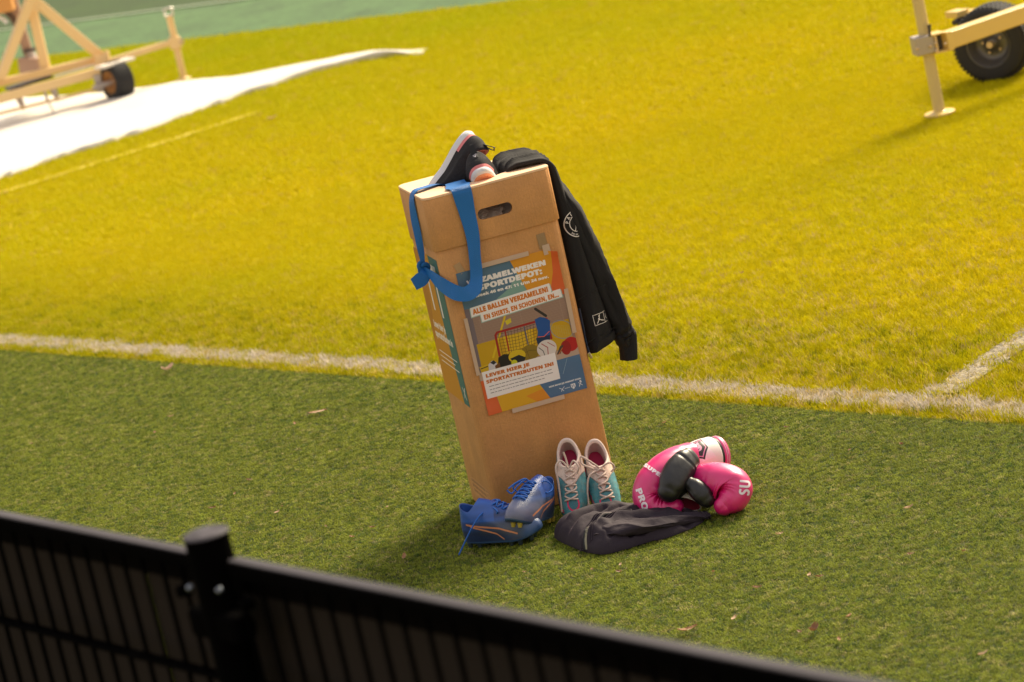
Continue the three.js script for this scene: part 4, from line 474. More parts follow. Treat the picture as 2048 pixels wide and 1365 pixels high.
// ------------------------------------------------------------------ boxing gloves
{
  const pink = P({ color: lin(0.76, 0.006, 0.175), roughness: 0.36, clearcoat: 1, clearcoatRoughness: 0.42, bumpMap: leatherBump, bumpScale: 0.0003 }), black = P({ color: lin(0.010, 0.009, 0.009), roughness: 0.42, clearcoat: 0.3, clearcoatRoughness: 0.45, bumpMap: leatherBump, bumpScale: 0.0003 }), whiteL = P({ color: lin(0.82, 0.74, 0.70), roughness: 0.4, clearcoat: 0.3 }), pale = P({ color: lin(0.80, 0.42, 0.55), roughness: 0.4, clearcoat: 0.3 });
  const toCam = (p) => V(0, 2.574, 0).sub(p).normalize();
  const st = (rows) => rows.map(([x, y, z, a, b]) => ({ p: V(x, y, z), a, b }));
  const lettering = (g, m, text, at, sizeW, sizeH, turn, aspect) => { const tx = canvasTex(512, Math.round(512 / aspect), (c, W, H) => { c.clearRect(0, 0, W, H); c.fillStyle = '#f4e6ee'; fit(c, text, W * 0.03, H * 0.88, W * 0.94, H * 0.76, 10); }); const n = toCam(at), up0 = V(Math.sin(turn), Math.cos(turn), 0), y = up0.addScaledVector(n, -up0.dot(n)).normalize(), x = y.clone().cross(n); m.updateMatrixWorld(true); const d = new DecalGeometry(m, at, new THREE.Euler().setFromRotationMatrix(new THREE.Matrix4().makeBasis(x, y, n)), V(sizeW, sizeH, 0.07)); const p = d.attributes.position; const nn = d.attributes.normal; for (let i = 0; i < p.count; i++) p.setXYZ(i, p.getX(i) + nn.getX(i) * 0.0008, p.getY(i) + nn.getY(i) * 0.0008, p.getZ(i) + nn.getZ(i) * 0.0008); return mesh('lettering', d, M({ map: tx, transparent: true, alphaTest: 0.5, roughness: 0.4, polygonOffset: true, polygonOffsetFactor: -2 }), g); };
  // left glove: lies on the sweater, cuff up to the right
  {
    const g = thing('boxing_glove', 'pink boxing glove with black thumb and white cuff lying on the dark sweater', 'boxing glove', V(-0.004, -0.012, 0.045), 'pair of pink boxing gloves');
    const mitt = mesh('mitt', sweep(st([[0.432, 0.150, -8.955, 0.044, 0.046], [0.395, 0.148, -8.935, 0.050, 0.05], [0.345, 0.139, -8.905, 0.052, 0.055], [0.302, 0.116, -8.88, 0.049, 0.055], [0.285, 0.085, -8.865, 0.044, 0.052], [0.298, 0.062, -8.85, 0.040, 0.048], [0.325, 0.053, -8.84, 0.036, 0.042], [0.352, 0.054, -8.835, 0.030, 0.034]]), V(0, 0.25, 0.97), { n: 72, m: 120, pow: 2.2, disp: (u, th) => { const inner = Math.max(0, Math.cos(th - Math.PI)), q = Math.exp(-(((th - 2.55) / 0.62) ** 2)); return 0.005 * (fbm(u * 6, th * 1.2, 3, 845) - 0.5) + q * 0.0050 * Math.sin(u * 92 + 2 * Math.sin(u * 31)) * sstep(0.28, 0.42, u) * sstep(1, 0.88, u) - 0.004 * inner * sstep(0.3, 0.6, u); } }), pink, g);
    const thumb = mesh('thumb', sweep(st([[0.424, 0.172, -8.868, 0.033, 0.026], [0.408, 0.166, -8.855, 0.040, 0.034], [0.382, 0.148, -8.835, 0.043, 0.040], [0.358, 0.124, -8.815, 0.040, 0.040], [0.343, 0.106, -8.805, 0.032, 0.034]]), V(0, 0.25, 0.97), { n: 96, m: 80, pow: 2.7, disp: (u, th, p) => 0.0016 * Math.exp(-(((th - 2.75) / 0.06) ** 2)) + 0.0016 * Math.exp(-(((th - 0.5) / 0.06) ** 2)) + 0.006 * (fbm(p.x * 26, p.y * 26 + p.z * 10, 3, 841) - 0.5) - 0.003 * Math.exp(-(((u - 0.28) / 0.03) ** 2)) * Math.max(0, Math.sin(th)) }), black, g);
    mesh('palm', sweep(st([[0.415, 0.128, -8.88, 0.04, 0.03], [0.375, 0.10, -8.86, 0.04, 0.036], [0.348, 0.08, -8.85, 0.03, 0.034]]), V(0, 0.25, 0.97), { n: 48, m: 30 }), black, g);
    const ax = V(0.088, -0.014, -0.055).normalize();
    const cuffC = V(0.436, 0.139, -8.955), ringAt = (d, r, up) => { const c = cuffC.clone().addScaledVector(ax, d), n1 = V(0, 1, 0).addScaledVector(ax, -ax.y).normalize(), n2 = ax.clone().cross(n1), o = []; for (let i = 0; i < 64; i++) { const q = i / 64 * 2 * Math.PI; o.push(c.clone().addScaledVector(n1, Math.cos(q) * r * 1.04).addScaledVector(n2, Math.sin(q) * r * 0.96)); } return o; };
    const cuff = mesh('cuff', rings([[-0.012, 0.042], [0.0, 0.049], [0.02, 0.053], [0.05, 0.0555], [0.068, 0.056], [0.071, 0.0548], [0.0712, 0.051]].map(([d, r]) => ringAt(d, r)), { uvs: (i, j) => [i, j] }), whiteL, g);
    mesh('strap', rings([[0.070, 0.0515], [0.0735, 0.054], [0.079, 0.054], [0.081, 0.0515]].map(([d, r]) => ringAt(d, r))), black, g);
    mesh('cuff_rim', rings([[0.080, 0.047], [0.081, 0.0515], [0.086, 0.0535], [0.096, 0.0535], [0.101, 0.051], [0.102, 0.047], [0.098, 0.042], [0.07, 0.04], [0.02, 0.036]].map(([d, r]) => ringAt(d, r)), { cap1: true }), P({ color: lin(0.78, 0.05, 0.24), roughness: 0.35, clearcoat: 0.4 }), g);
    for (const d of [0.087, 0.0925]) mesh('stitching', rings([[d, 0.0538], [d + 0.0012, 0.0542], [d + 0.0024, 0.0538]].map(([a, r]) => ringAt(a, r))), pale, g);
    const badge = canvasTex(256, 256, (c) => { c.fillStyle = '#efdfe2'; c.fillRect(0, 0, 256, 256); c.fillStyle = '#2c2226'; c.beginPath(); c.moveTo(10, 40); c.lineTo(246, 20); c.lineTo(246, 160); c.lineTo(128, 246); c.lineTo(10, 170); c.fill(); c.strokeStyle = '#e88fb4'; c.lineWidth = 9; c.beginPath(); c.moveTo(30, 60); c.lineTo(226, 42); c.lineTo(226, 150); c.lineTo(128, 222); c.lineTo(30, 158); c.closePath(); c.stroke(); c.fillStyle = '#e39dbb'; c.beginPath(); c.ellipse(128, 118, 62, 48, 0.2, 0, 7); c.fill(); c.fillStyle = '#2c2226'; c.beginPath(); c.ellipse(104, 112, 12, 9, 0, 0, 7); c.ellipse(154, 104, 12, 9, 0, 0, 7); c.fill(); c.fillRect(100, 140, 56, 9); c.fillStyle = '#e39dbb'; c.beginPath(); c.moveTo(70, 90); c.lineTo(80, 56); c.lineTo(110, 76); c.lineTo(134, 50); c.lineTo(154, 74); c.lineTo(186, 52); c.lineTo(188, 92); c.fill(); });
    cuff.updateMatrixWorld(true); const at = cuffC.clone().addScaledVector(ax, 0.040).add(V(-0.014, 0.036, 0.036)), nrm = at.clone().sub(cuffC.clone().addScaledVector(ax, 0.036)).normalize(), xx = ax.clone().addScaledVector(nrm, -ax.dot(nrm)).normalize(), yy = nrm.clone().cross(xx); const d = new DecalGeometry(cuff, at, new THREE.Euler().setFromRotationMatrix(new THREE.Matrix4().makeBasis(xx, yy, nrm)), V(0.064, 0.076, 0.07)); { const p = d.attributes.position; for (let i = 0; i < p.count; i++) p.setXYZ(i, p.getX(i) + nrm.x * 0.0008, p.getY(i) + nrm.y * 0.0008, p.getZ(i) + nrm.z * 0.0008); d.computeVertexNormals(); }
    mesh('badge', d, M({ map: badge, roughness: 0.45, polygonOffset: true, polygonOffsetFactor: -2 }), g);
    lettering(g, mitt, 'PRO', V(0.267, 0.096, -8.832), 0.070, 0.021, 1.45, 3.2); lettering(g, mitt, 'SUPER', V(0.318, 0.158, -8.87), 0.070, 0.013, 0.8, 5);
  }
  // right glove: on its side, fist to the right
  {
    const g = thing('boxing_glove', 'pink boxing glove on its side with fist pointing right, beside the dark sweater', 'boxing glove', V(0.004, -0.004, 0.07), 'pair of pink boxing gloves');
    const mitt = mesh('mitt', sweep(st([[0.405, 0.100, -8.93, 0.026, 0.03], [0.437, 0.103, -8.89, 0.038, 0.044], [0.475, 0.094, -8.86, 0.052, 0.056], [0.505, 0.078, -8.835, 0.058, 0.060], [0.515, 0.064, -8.82, 0.056, 0.058], [0.508, 0.050, -8.805, 0.048, 0.05], [0.492, 0.040, -8.795, 0.038, 0.042], [0.476, 0.033, -8.79, 0.028, 0.032]]), V(0, 0.25, 0.97), { n: 72, m: 120, pow: 2.2, disp: (u, th) => { const q = Math.exp(-(((th - 0.55) / 0.6) ** 2)); return 0.005 * (fbm(u * 6, th * 1.2, 3, 847) - 0.5) + q * 0.0044 * Math.sin(u * 84 + 2 * Math.sin(u * 27)) * sstep(0.12, 0.3, u) * sstep(0.95, 0.7, u); } }), pink, g);
    mesh('thumb', sweep(st([[0.398, 0.108, -8.838, 0.020, 0.022], [0.412, 0.094, -8.83, 0.027, 0.03], [0.428, 0.072, -8.82, 0.029, 0.032], [0.438, 0.056, -8.815, 0.025, 0.028]]), V(0, 0.25, 0.97), { n: 80, m: 60, pow: 2.5, disp: (u, th, p) => 0.0014 * Math.exp(-(((th - 0.7) / 0.07) ** 2)) + 0.005 * (fbm(p.x * 30, p.y * 30 + p.z * 10, 3, 843) - 0.5) }), black, g);
    mesh('palm', sweep(st([[0.400, 0.098, -8.90, 0.026, 0.026], [0.43, 0.082, -8.875, 0.028, 0.03], [0.452, 0.062, -8.855, 0.02, 0.026]]), V(0, 0.25, 0.97), { n: 40, m: 24 }), black, g);
    const ax = V(-0.04, -0.05, 0.05).normalize(), c0 = V(0.408, 0.068, -8.90), ringAt = (d, r) => { const c = c0.clone().addScaledVector(ax, d), n1 = V(0, 1, 0).addScaledVector(ax, -ax.y).normalize(), n2 = ax.clone().cross(n1), o = []; for (let i = 0; i < 56; i++) { const q = i / 56 * 2 * Math.PI; o.push(c.clone().addScaledVector(n1, Math.cos(q) * r).addScaledVector(n2, Math.sin(q) * r)); } return o; };
    mesh('cuff', rings([[-0.02, 0.030], [0.0, 0.034], [0.03, 0.038], [0.046, 0.039], [0.049, 0.037], [0.046, 0.034]].map(([d, r]) => ringAt(d, r))), whiteL, g);
    mesh('lining', rings([[0.046, 0.0345], [0.02, 0.031], [0.0, 0.026]].map(([d, r]) => ringAt(d, r)), { cap1: true }), M({ color: lin(0.35, 0.02, 0.05), roughness: 0.8 }), g);
    lettering(g, mitt, 'SU', V(0.545, 0.078, -8.775), 0.048, 0.038, -1.25, 1.3);
  }
}

// ------------------------------------------------------------------ white ground sheet on the pitch
{
  const near = [[-4.6, -17.7], [-2.94, -18.86], [-2.47, -19.37], [-2.11, -19.55], [-1.81, -19.86], [-1.54, -20.18], [-1.22, -20.44], [-0.83, -20.72], [-0.46, -20.69], [-0.15, -20.42]], far = [[-5.2, -24.5], [-3.45, -23.15], [-2.84, -22.55], [-2.39, -22.05], [-2.13, -21.81], [-1.77, -21.59], [-1.38, -21.22], [-0.97, -21.05], [-0.63, -20.98], [-0.12, -20.6]];
  const A = new THREE.CatmullRomCurve3(near.map(([x, z]) => V(x, 0, z)), false, 'centripetal'), B = new THREE.CatmullRomCurve3(far.map(([x, z]) => V(x, 0, z)), false, 'centripetal'), rs = [];
  for (let j = 0; j <= 100; j++) { const a = A.getPoint(j / 100), b = B.getPoint(j / 100), r = []; for (let i = 0; i <= 24; i++) { const p = a.clone().lerp(b, i / 24); if (i === 0 || i === 24) { p.x += 0.05 * (fbm(p.x * 4, p.z * 4, 3, 907) - 0.5); p.z += 0.10 * (fbm(p.x * 3, p.z * 5, 3, 909) - 0.5); } const e = Math.min(i, 24 - i) / 24; p.y = 0.020 + (0.022 * fbm(p.x * 2.2, p.z * 2.2, 4, 901) + 0.012 * (1 - Math.abs(Math.sin(p.x * 2.1 - p.z * 1.3 + 3 * fbm(p.x, p.z, 2, 905))))) * sstep(0, 0.1, e) * sstep(1, 0.9, j / 100) - 0.016 * sstep(0.9, 1, j / 100) + 0.014 * sstep(1, 0.9, j / 100) * (e < 0.02 ? fbm(p.x * 7, p.z * 7, 2, 903) : 0); r.push(p); } r.unshift(r[0].clone().setY(-0.01)); r.push(r[r.length - 1].clone().setY(-0.01)); rs.push(r); }
  tag(mesh('ground_sheet', rings(rs, { closed: false, uvs: (i, j, p) => [p.x, p.z] }), M({ color: lin(0.66, 0.62, 0.56), roughness: 0.75 })), 'long white ground sheet spread over the yellow pitch under the left rig', 'ground sheet');
}

// ------------------------------------------------------------------ lamp rigs for the pitch
const cream = P({ color: lin(0.74, 0.51, 0.15), roughness: 0.42, clearcoat: 0.2, bumpMap: rep(cardBump, 2), bumpScale: 0.0006 }), creamL = P({ color: lin(0.78, 0.54, 0.25), roughness: 0.5, clearcoat: 0.15 }), steel = M({ color: lin(0.42, 0.36, 0.32), roughness: 0.5, metalness: 0.35 }), rubber = M({ color: lin(0.022, 0.020, 0.020), roughness: 0.82 }), rim = M({ color: lin(0.14, 0.13, 0.12), roughness: 0.4, metalness: 0.5 }), darkM = M({ color: lin(0.05, 0.04, 0.035), roughness: 0.6 }), boltM = M({ color: lin(0.65, 0.48, 0.3), roughness: 0.4, metalness: 0.5 });
function makeWheel(parent, c, axis, R, w, rimMat) { // axis points out of the seen face
  const g = new THREE.Group(); g.name = 'wheel'; parent.add(g); const a = axis.clone().normalize(), q = new THREE.Quaternion().setFromUnitVectors(V(0, 1, 0), a); g.position.copy(c); g.quaternion.copy(q);
  const pr = [[0.56, -0.46], [0.62, -0.5], [0.86, -0.5], [0.95, -0.44], [0.985, -0.3], [1, -0.1], [1, 0.1], [0.985, 0.3], [0.95, 0.44], [0.86, 0.5], [0.62, 0.5], [0.56, 0.46]].map(([r, y]) => new THREE.Vector2(r * R, y * w)); const tg = new THREE.LatheGeometry(pr, 72); mesh('tyre', tg, rubber, g);
  const tread = []; for (let k = 0; k < 52; k++) for (let j = -2; j <= 2; j++) { const b = new RoundedBoxGeometry(0.006 * R / 0.17, w * 0.13, 0.014 * R / 0.17, 1, 0.002); b.translate(R * (j % 2 ? 0.996 : 1.0) - (Math.abs(j) === 2 ? 0.012 * R : 0), j * w * 0.18, 0); b.rotateY((k + (j % 2 ? 0.5 : 0)) / 52 * Math.PI * 2); tread.push(b); } mesh('tread', plainSet(tread), rubber, g).userData.kind = 'stuff';
  mesh('rim', new THREE.LatheGeometry([[0.57, 0.47], [0.60, 0.5], [0.585, 0.44], [0.50, 0.30], [0.47, 0.16], [0.34, 0.12], [0.16, 0.15], [0.15, 0.26], [0.0, 0.27]].map(([r, y]) => new THREE.Vector2(r * R, y * w)), 56), rimMat, g);
  mesh('hub', cyl(V(0, w * 0.2, 0), V(0, w * 0.42, 0), R * 0.10, R * 0.085, 20), boltM, g);
  for (let k = 0; k < 5; k++) { const t = k / 5 * 6.283; mesh('bolt', cyl(V(Math.cos(t) * R * 0.26, w * 0.1, Math.sin(t) * R * 0.26), V(Math.cos(t) * R * 0.26, w * 0.2, Math.sin(t) * R * 0.26), R * 0.035, R * 0.035, 6), boltM, g); }
  return g;
}
{ // right rig: stabiliser leg, clamp, beam and wheel
  const t = thing('lamp_rig', 'cream steel rig at the upper right with stabiliser leg and one black wheel', 'lamp rig', V(0, 0, 0));
  const leg = mesh('stabiliser_leg', cyl(V(2.104, 0.006, -14.17), V(2.104, 1.1, -14.17), 0.026, 0.026, 36), M({ color: lin(0.58, 0.46, 0.24), roughness: 0.45, metalness: 0.25 }), t);
  mesh('foot_plate', new THREE.LatheGeometry([[0, -0.004], [0.068, -0.004], [0.071, 0.0], [0.071, 0.007], [0.067, 0.011], [0.03, 0.014], [0.026, 0.02]].map(([r, y]) => new THREE.Vector2(r, y)), 48).translate(2.104, 0.004, -14.17), cream, t);
  const cl = mesh('clamp', (() => { const g = new RoundedBoxGeometry(0.088, 0.084, 0.09, 3, 0.006); g.rotateY(0.10); g.translate(2.086, 0.33, -14.165); return g; })(), steel, t);
  const bx = (w, h, d, x, y, z, ry, mat, nm) => { const g = new RoundedBoxGeometry(w, h, d, 2, 0.003); g.rotateY(ry); g.translate(x, y, z); return mesh(nm, g, mat, t); };
  const ry = 0.58, dir = V(Math.cos(ry), 0, -Math.sin(ry)), bs = V(2.176, 0.322, -14.17), be = bs.clone().addScaledVector(dir, 1.6);
  // end of the square tube: four walls with a dark inside
  bx(0.058, 0.008, 0.085, 2.150, 0.368, -14.16, 0.10, cream, 'bracket'); bx(0.012, 0.086, 0.085, 2.137, 0.326, -14.162, 0.10, boltM, 'bracket'); bx(0.058, 0.008, 0.085, 2.152, 0.286, -14.16, 0.10, cream, 'bracket'); bx(0.045, 0.07, 0.02, 2.156, 0.327, -14.175, 0.10, darkM, 'bracket');
  for (const [x, y] of [[2.052, 0.325], [2.110, 0.324], [2.137, 0.330], [2.134, 0.296], [2.180, 0.318]]) { const b = mesh('bolt', new THREE.SphereGeometry(0.0075, 12, 8), boltM, t); b.position.set(x, y, -14.112 + (x - 2.05) * -0.06); b.scale.z = 0.6; }
  mesh('lever', (() => { const g = cyl(V(2.118, 0.365, -14.125), V(2.126, 0.418, -14.13), 0.006, 0.009, 14); return g; })(), darkM, t);
  mesh('beam', bar(bs, be, 0.072, 0.078, 0.006), cream, t); mesh('beam_collar', bar(bs.clone().addScaledVector(dir, -0.003), bs.clone().addScaledVector(dir, 0.03), 0.08, 0.088, 0.004), cream, t);
  makeWheel(t, V(2.512, 0.168, -14.80), V(-0.46, 0.02, 0.88), 0.178, 0.20, rim);
  bx(0.075, 0.03, 0.09, 2.39, 0.315, -14.95, 0.5, cream, 'bracket'); bx(0.10, 0.028, 0.06, 2.45, 0.30, -14.96, 0.9, cream, 'bracket'); mesh('lever', cyl(V(2.355, 0.285, -14.88), V(2.42, 0.292, -14.95), 0.013, 0.013, 18), darkM, t);
  bx(0.14, 0.08, 0.06, 2.53, 0.375, -15.25, 0.4, steel, 'bracket');
}
{ // left rig: frame, mast, wheel, outrigger
  const t = thing('lamp_rig', 'cream steel rig at the upper left with triangular frame standing on the white sheet', 'lamp rig', V(0, 0, 0)), Cc = creamL;
  const B = (n, a, b, w, h = w, mat = Cc) => mesh(n, bar(V(...a), V(...b), w, h, 0.006), mat, t);
  B('beam', [-4.2, 0.335, -21.05], [-2.27, 0.282, -21.76], 0.05, 0.048); B('beam', [-4.2, 0.205, -20.95], [-2.26, 0.222, -21.56], 0.055, 0.06); B('beam', [-4.2, 0.135, -20.95], [-2.33, 0.112, -21.52], 0.022, 0.02);
  B('beam', [-2.96, 0.33, -21.46], [-2.64, 0.80, -21.6], 0.062); B('beam', [-2.642, 1.3, -21.62], [-2.668, 0.29, -21.66], 0.062); B('beam', [-2.64, 0.80, -21.62], [-2.285, 0.285, -21.74], 0.062); B('beam', [-2.64, 1.2, -21.62], [-2.64, 0.7, -21.62], 0.07);
  const pl = bar(V(-2.295, 0.19, -21.62), V(-2.285, 0.32, -21.64), 0.085, 0.03); mesh('plate', pl, Cc, t); B('bracket', [-2.25, 0.19, -21.66], [-2.245, 0.335, -21.68], 0.03, 0.08);
  const hollow = bar(V(-2.62, 0.252, -21.6), V(-2.33, 0.258, -21.7), 0.02, 0.014); mesh('rail', hollow, M({ color: lin(0.8, 0.76, 0.7), roughness: 0.5 }), t);
  for (const [x, z] of [[-2.86, -21.4], [-2.63, -21.46]]) { mesh('bracket', cyl(V(x, 0.19, z), V(x + 0.015, 0.10, z), 0.026, 0.012, 14), steel, t); }
  mesh('bracket', cyl(V(-2.685, 0.20, -21.42), V(-2.68, 0.11, -21.42), 0.012, 0.009, 12), steel, t); mesh('chain', tube([V(-2.675, 0.11, -21.4), V(-2.66, 0.07, -21.38), V(-2.655, 0.03, -21.36)], 0.005), steel, t);
  mesh('drip_tray', bar(V(-2.95, 0.235, -21.62), V(-2.66, 0.25, -21.72), 0.16, 0.02), darkM, t);
  const mast = M({ color: lin(0.40, 0.26, 0.19), roughness: 0.55 });
  mesh('mast', bar(V(-2.83, 1.2, -22.0), V(-2.80, 0.40, -22.0), 0.065, 0.065), mast, t); mesh('mast_collar', cyl(V(-2.785, 0.415, -21.98), V(-2.785, 0.435, -21.98), 0.045, 0.045), darkM, t); mesh('strut', cyl(V(-2.785, 0.42, -21.97), V(-2.75, 0.25, -21.9), 0.03, 0.04), steel, t); mesh('strut', cyl(V(-2.80, 0.40, -21.95), V(-2.80, 0.22, -21.9), 0.018, 0.018), mast, t); mesh('hose', tube([V(-2.90, 0.76, -21.9), V(-2.84, 0.66, -21.95), V(-2.83, 0.56, -21.97), V(-2.88, 0.47, -21.95), V(-2.95, 0.43, -21.9)], 0.02), M({ color: lin(0.08, 0.045, 0.03), roughness: 0.6 }), t);
  mesh('control_box', bar(V(-2.99, 0.80, -21.9), V(-2.80, 0.80, -21.9), 0.2, 0.15), M({ color: lin(0.62, 0.30, 0.08), roughness: 0.5 }), t); mesh('cable', tube([V(-2.93, 0.71, -21.85), V(-2.89, 0.68, -21.85), V(-2.87, 0.65, -21.85)], 0.012), M({ color: lin(0.7, 0.7, 0.72), roughness: 0.5 }), t);
  mesh('strut', bar(V(-2.86, 0.32, -21.98), V(-2.72, 0.30, -21.9), 0.09, 0.14), mast, t);
  makeWheel(t, V(-2.205, 0.142, -21.50), V(-0.80, 0.02, 0.60), 0.132, 0.13, M({ color: lin(0.50, 0.25, 0.08), roughness: 0.5 })); B('fender', [-2.295, 0.262, -21.40], [-2.085, 0.258, -21.58], 0.10, 0.022, M({ color: lin(0.80, 0.72, 0.62), roughness: 0.45 })); mesh('axle', cyl(V(-2.36, 0.135, -21.42), V(-2.22, 0.142, -21.49), 0.018, 0.018), steel, t);
  B('plate', [-2.33, 0.21, -21.5], [-2.325, 0.09, -21.5], 0.05, 0.016, steel);
  // outrigger arm and stabiliser
  B('outrigger', [-2.26, 0.262, -21.64], [-1.80, 0.272, -21.87], 0.036, 0.04); 
  mesh('stabiliser_leg', cyl(V(-1.796, 0.006, -21.887), V(-1.790, 0.45, -21.887), 0.023, 0.023, 28), creamL, t);
  mesh('foot_plate', new THREE.LatheGeometry([[0, -0.004], [0.05, -0.004], [0.052, 0.006], [0.03, 0.012], [0.02, 0.02]].map(([r, y]) => new THREE.Vector2(r, y)), 36).translate(-1.796, 0.004, -21.887), creamL, t);
  mesh('clamp', bar(V(-1.795, 0.225, -21.87), V(-1.794, 0.305, -21.87), 0.075, 0.06), creamL, t); mesh('clamp_bolt', cyl(V(-1.76, 0.265, -21.86), V(-1.745, 0.265, -21.85), 0.022, 0.022, 16), boltM, t);
  mesh('handle', (() => { const g = new THREE.TorusGeometry(0.034, 0.009, 10, 4); g.rotateZ(Math.PI / 4); g.scale(1.15, 1.0, 1.6); g.translate(-1.789, 0.478, -21.88); return g; })(), M({ color: lin(0.7, 0.66, 0.6), roughness: 0.4, metalness: 0.3 }), t);
  makeWheel(t, V(-4.1, 0.132, -20.75), V(-0.80, 0.02, 0.60), 0.132, 0.13, rim);
}

// ------------------------------------------------------------------ black fence in front, boards behind it
{
  const HF = 1.25, a = V(-0.944, 0, -5.483), d = V(0.5700, 0, 0.8216), nrm = V(-0.8216, 0, 0.5700), at = (k, y, off = 0) => a.clone().addScaledVector(d, k).addScaledVector(nrm, off).setY(y); // nrm points to the lens
  const topMottle = tex(256, 256, (u, v) => { const a = tfbm(u, v, 7, 5, 961), k = 0.55 + 0.9 * sstep(0.45, 0.8, a); return [255 * k, 250 * k, 246 * k]; });
  const paint = P({ color: lin(0.0015, 0.0013, 0.0013), roughness: 0.8, specularIntensity: 0.02 }), paintLitTop = P({ map: topMottle, color: lin(0.085, 0.078, 0.092), roughness: 0.6, specularIntensity: 0.3 });  // lighter grey paints the skylight on rail and post tops; same black fence
  const kp = 0.722, panel = (k0, k1, label) => {
    const t = thing('wire_fence', label, 'fence', V(0, 0, 0));
    mesh('top_rail', bar(at(k0, HF - 0.014, -0.004), at(k1, HF - 0.014, -0.004), 0.032, 0.024, 0.003), paint, t); mesh('rail_lit_top', bar(at(k0, HF, -0.004), at(k1, HF, -0.004), 0.021, 0.004, 0.0015), paintLitTop, t);  // thin strip added to carry the painted light of the rail's top face
    const wg = new THREE.CylinderGeometry(0.0042, 0.0042, HF - 0.06, 10);
    for (let k = k0 + 0.03; k < k1 - 0.01; k += 0.064) { const w = mesh('wire', wg, paint, t); w.position.copy(at(k, (HF - 0.06) / 2 + 0.04, 0.012)); }
    for (let y = HF - 0.205; y > 0.05; y -= 0.2) for (const o of [0.006, 0.018]) mesh('crossbar', cyl(at(k0, y, o), at(k1, y, o), 0.0050, 0.0050, 10), paint, t);
    for (const k of [k0 + 0.05, k1 - 0.05]) mesh('fixing', cyl(at(k, HF - 0.06, 0.01), at(k, HF - 0.06, 0.03), 0.012, 0.010, 14), paint, t);
  };
  panel(-0.75, kp - 0.045, 'black wire fence panel in the lower left corner, left of the round post'); panel(kp + 0.045, 2.9, 'black wire fence panel along the bottom edge, right of the round post');
  const post = thing('fence_post', 'black round fence post with flat cap rising above the fence at lower left', 'fence post', V(0, 0, 0));
  const pc = at(kp, 0, 0.008); mesh('pole', cyl(V(pc.x, 0, pc.z), V(pc.x, 1.2915, pc.z), 0.036, 0.036, 40), paint, post);
  mesh('cap', new THREE.LatheGeometry([[0.0, 0.018], [0.033, 0.0175], [0.0378, 0.0145], [0.0385, 0.012], [0.0365, 0.0118]].map(([r, y]) => new THREE.Vector2(r, y)), 48).translate(pc.x, 1.279, pc.z), paintLitTop, post);
  for (const [dk, y, o, r] of [[-0.052, 1.15, 0.028, 0.017], [0.055, 1.145, 0.03, 0.019]]) { const c = mesh('clamp', cyl(at(kp + dk, y, o - 0.03), at(kp + dk, y, o), r, r, 20), paint, post); mesh('bolt', cyl(at(kp + dk, y, o), at(kp + dk, y, o + 0.006), 0.0065, 0.005, 12), M({ color: lin(0.35, 0.34, 0.33), roughness: 0.3, metalness: 0.9 }), c); }
  mesh('clamp', bar(at(kp - 0.07, 1.145, 0.02), at(kp + 0.075, 1.145, 0.02), 0.04, 0.05, 0.01), paint, post);
  for (const [dk, y] of [[-0.046, 1.205], [0.047, 1.212]]) mesh('bolt', new THREE.SphereGeometry(0.0062, 14, 10).translate(...at(kp + dk, y, 0.034).toArray()), M({ color: lin(0.22, 0.24, 0.28), roughness: 0.3, metalness: 1 }), post);
  // boards
  const grey = P({ color: lin(0.034, 0.027, 0.022), specularIntensity: 0.05, roughness: 0.9, bumpMap: rep(cardBump, 3), bumpScale: 0.001 }), blackB = P({ color: lin(0.004, 0.0032, 0.003), roughness: 0.9, specularIntensity: 0.03 });
  const slab = (k0, k1, y0, y1, off, th, mat, name, parent) => mesh(name, bar(at(k0, (y0 + y1) / 2, off), at(k1, (y0 + y1) / 2, off), th, y1 - y0, 0.002), mat, parent);
  const gap = 0.372, board = (k0, k1, label) => { const t = thing('advertising_board', label, 'board', V(0, 0, 0)); slab(k0, k1, 0.02, HF - 0.078, -0.055, 0.004, grey, 'panel', t); slab(k0 - 0.009, k1 + 0.009, HF - 0.0775, HF - 0.03, -0.05, 0.02, blackB, 'top_frame', t); return t; };
  board(-0.9, gap - 0.0062, 'back of the dark grey board behind the left fence panel'); board(gap + 0.0062, 3.2, 'back of the dark grey board behind the right fence panel and post');
}

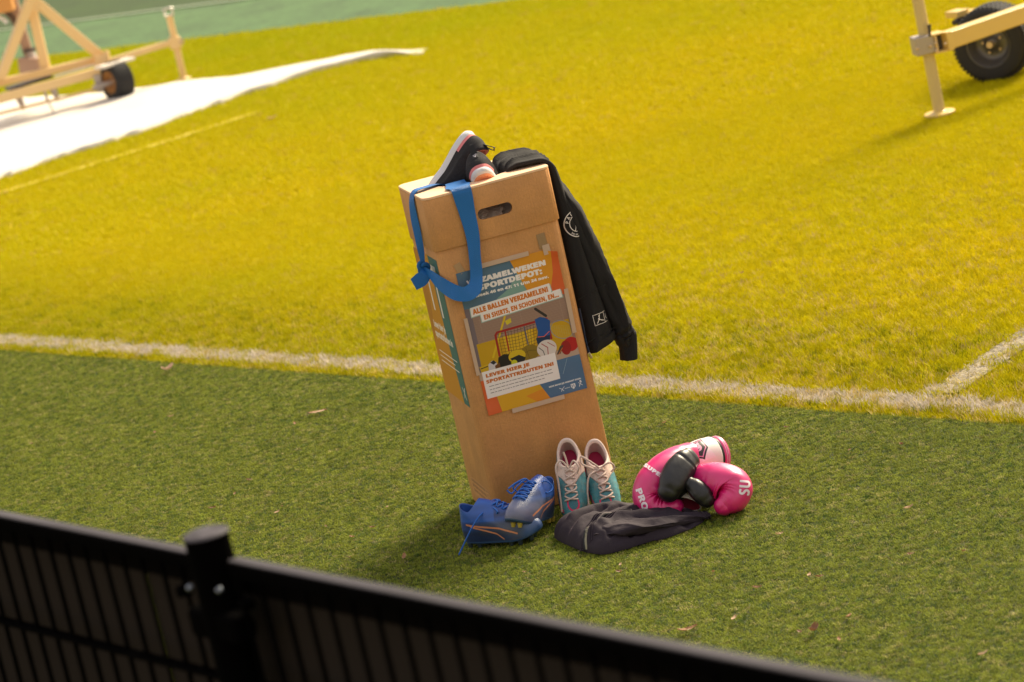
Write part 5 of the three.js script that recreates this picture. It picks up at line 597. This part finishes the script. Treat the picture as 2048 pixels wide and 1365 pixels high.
// ------------------------------------------------------------------ leaf scraps on the turf
{
  const sp = [[-0.813, -11.002], [-0.706, -11.104], [-1.294, -11.558], [-1.071, -10.08], [-1.001, -10.208], [-0.834, -9.905], [-0.493, -9.606], [-0.542, -9.416], [-0.604, -9.355], [-0.687, -9.552], [-0.849, -9.845], [-0.955, -10.342], [-0.447, -9.012], [-0.109, -8.594], [0.155, -8.461], [0.147, -8.394], [0.389, -8.205], [0.481, -7.986], [0.622, -7.991], [0.536, -7.564], [0.619, -7.442], [0.893, -7.972], [0.957, -8.378], [0.644, -7.96], [0.667, -7.592], [1.019, -7.895], [0.917, -7.11], [1.044, -9.009], [-1.342, -11.356], [-1.829, -11.633], [0.395, -7.773], [0.764, -9.483], [0.416, -9.871], [0.898, -9.081], [0.597, -8.405], [-0.612, -9.143], [0.076, -8.474]];
  const leafGeo = (L, W, curl, s) => { seed = s; const g = new THREE.PlaneGeometry(L, W, 10, 6), p = g.attributes.position; for (let i = 0; i < p.count; i++) { const u = p.getX(i) / L * 2, v = p.getY(i) / W * 2, e = Math.sqrt(Math.max(0.02, 1 - u * u)) * (0.8 + 0.35 * vnoise(u * 5 + s, 3, s)); p.setXYZ(i, p.getX(i), p.getZ(i) + 0.004 + curl * L * (u * u * 0.5 + v * v * 0.3) + 0.003 * vnoise(u * 4 + s, v * 3, s), p.getY(i) * e); } g.computeVertexNormals(); return g; };
  const cols = [[0.40, 0.20, 0.09], [0.32, 0.17, 0.08], [0.50, 0.32, 0.18], [0.26, 0.12, 0.06]].map((c) => P({ color: lin(...c), roughness: 0.8, transmission: 0.3, thickness: 0 })), geos = [0, 1, 2, 3, 4].map((i) => leafGeo(0.026, 0.011, 0.25, 60 + i));
  seed = 4242;
  const word = ['first', 'second', 'third', 'fourth', 'fifth', 'sixth', 'seventh', 'eighth', 'ninth', 'tenth', 'eleventh', 'twelfth', 'thirteenth', 'fourteenth', 'fifteenth', 'sixteenth', 'seventeenth', 'eighteenth', 'nineteenth', 'twentieth', 'twenty-first', 'twenty-second'];
  const col = ([x, z]) => x / -z, left = sp.filter((p) => col(p) < -0.02).sort((a, b) => col(a) - col(b)), right = sp.filter((p) => col(p) >= -0.02).sort((a, b) => col(b) - col(a));
  const leafLabel = (p) => (left.includes(p) ? `${word[left.indexOf(p)]} small brown leaf scrap from the left on the turf left of the box` : `${word[right.indexOf(p)]} small brown leaf scrap from the right on the turf right of the box`);
  sp.forEach(([x, z], i) => { const m = mesh('leaf', geos[i % 5], cols[i % 4]); m.position.set(x, 0.004, z); m.rotation.set(rr(-0.2, 0.2), rr(0, 6.28), rr(-0.2, 0.2)); m.scale.setScalar(rr(0.55, 1.1)); tag(m, leafLabel(sp[i]), 'leaf', 'dry leaf scraps on the turf'); });
  const big = (x, z, L, W, curl, mat, label, ry, s) => { const m = mesh('leaf', leafGeo(L, W, curl, s), mat); m.position.set(x, 0.006, z); m.rotation.y = ry; tag(m, label, 'leaf'); };
  big(-1.352, -12.393, 0.055, 0.032, 0.5, P({ color: lin(0.62, 0.42, 0.30), roughness: 0.8, transmission: 0.2, thickness: 0 }), 'pale curled leaf on the turf near the white line, far left of the box', 0.6, 71);
  big(0.274, -7.765, 0.052, 0.02, 0.2, cols[0], 'long orange brown leaf just above the bottom fence rail', 0.1, 72); big(0.57, -7.54, 0.034, 0.024, 0.6, cols[3], 'dark brown curled leaf at lower right, beyond the fence rail', 0.9, 73); big(-0.73, -11.09, 0.07, 0.022, 0.05, cols[0], 'wide flat reddish brown leaf patch left of the box', -0.15, 74);
  big(0.902, -11.785, 0.018, 0.012, 0.4, cols[3], 'tiny dark leaf on the yellow pitch right of the box', 0.4, 75); big(-1.10, -18.92, 0.06, 0.03, 0.3, cols[2], 'pale scrap of leaf on the yellow pitch near the white sheet', 0.2, 76);
}

// ------------------------------------------------------------------ render
const renderer = new THREE.WebGLRenderer({ antialias: true });
renderer.setSize(1024, 682); renderer.shadowMap.enabled = true; renderer.toneMapping = THREE.LinearToneMapping; renderer.toneMappingExposure = EXPOSURE;
document.body.appendChild(renderer.domElement);
renderer.render(scene, camera);
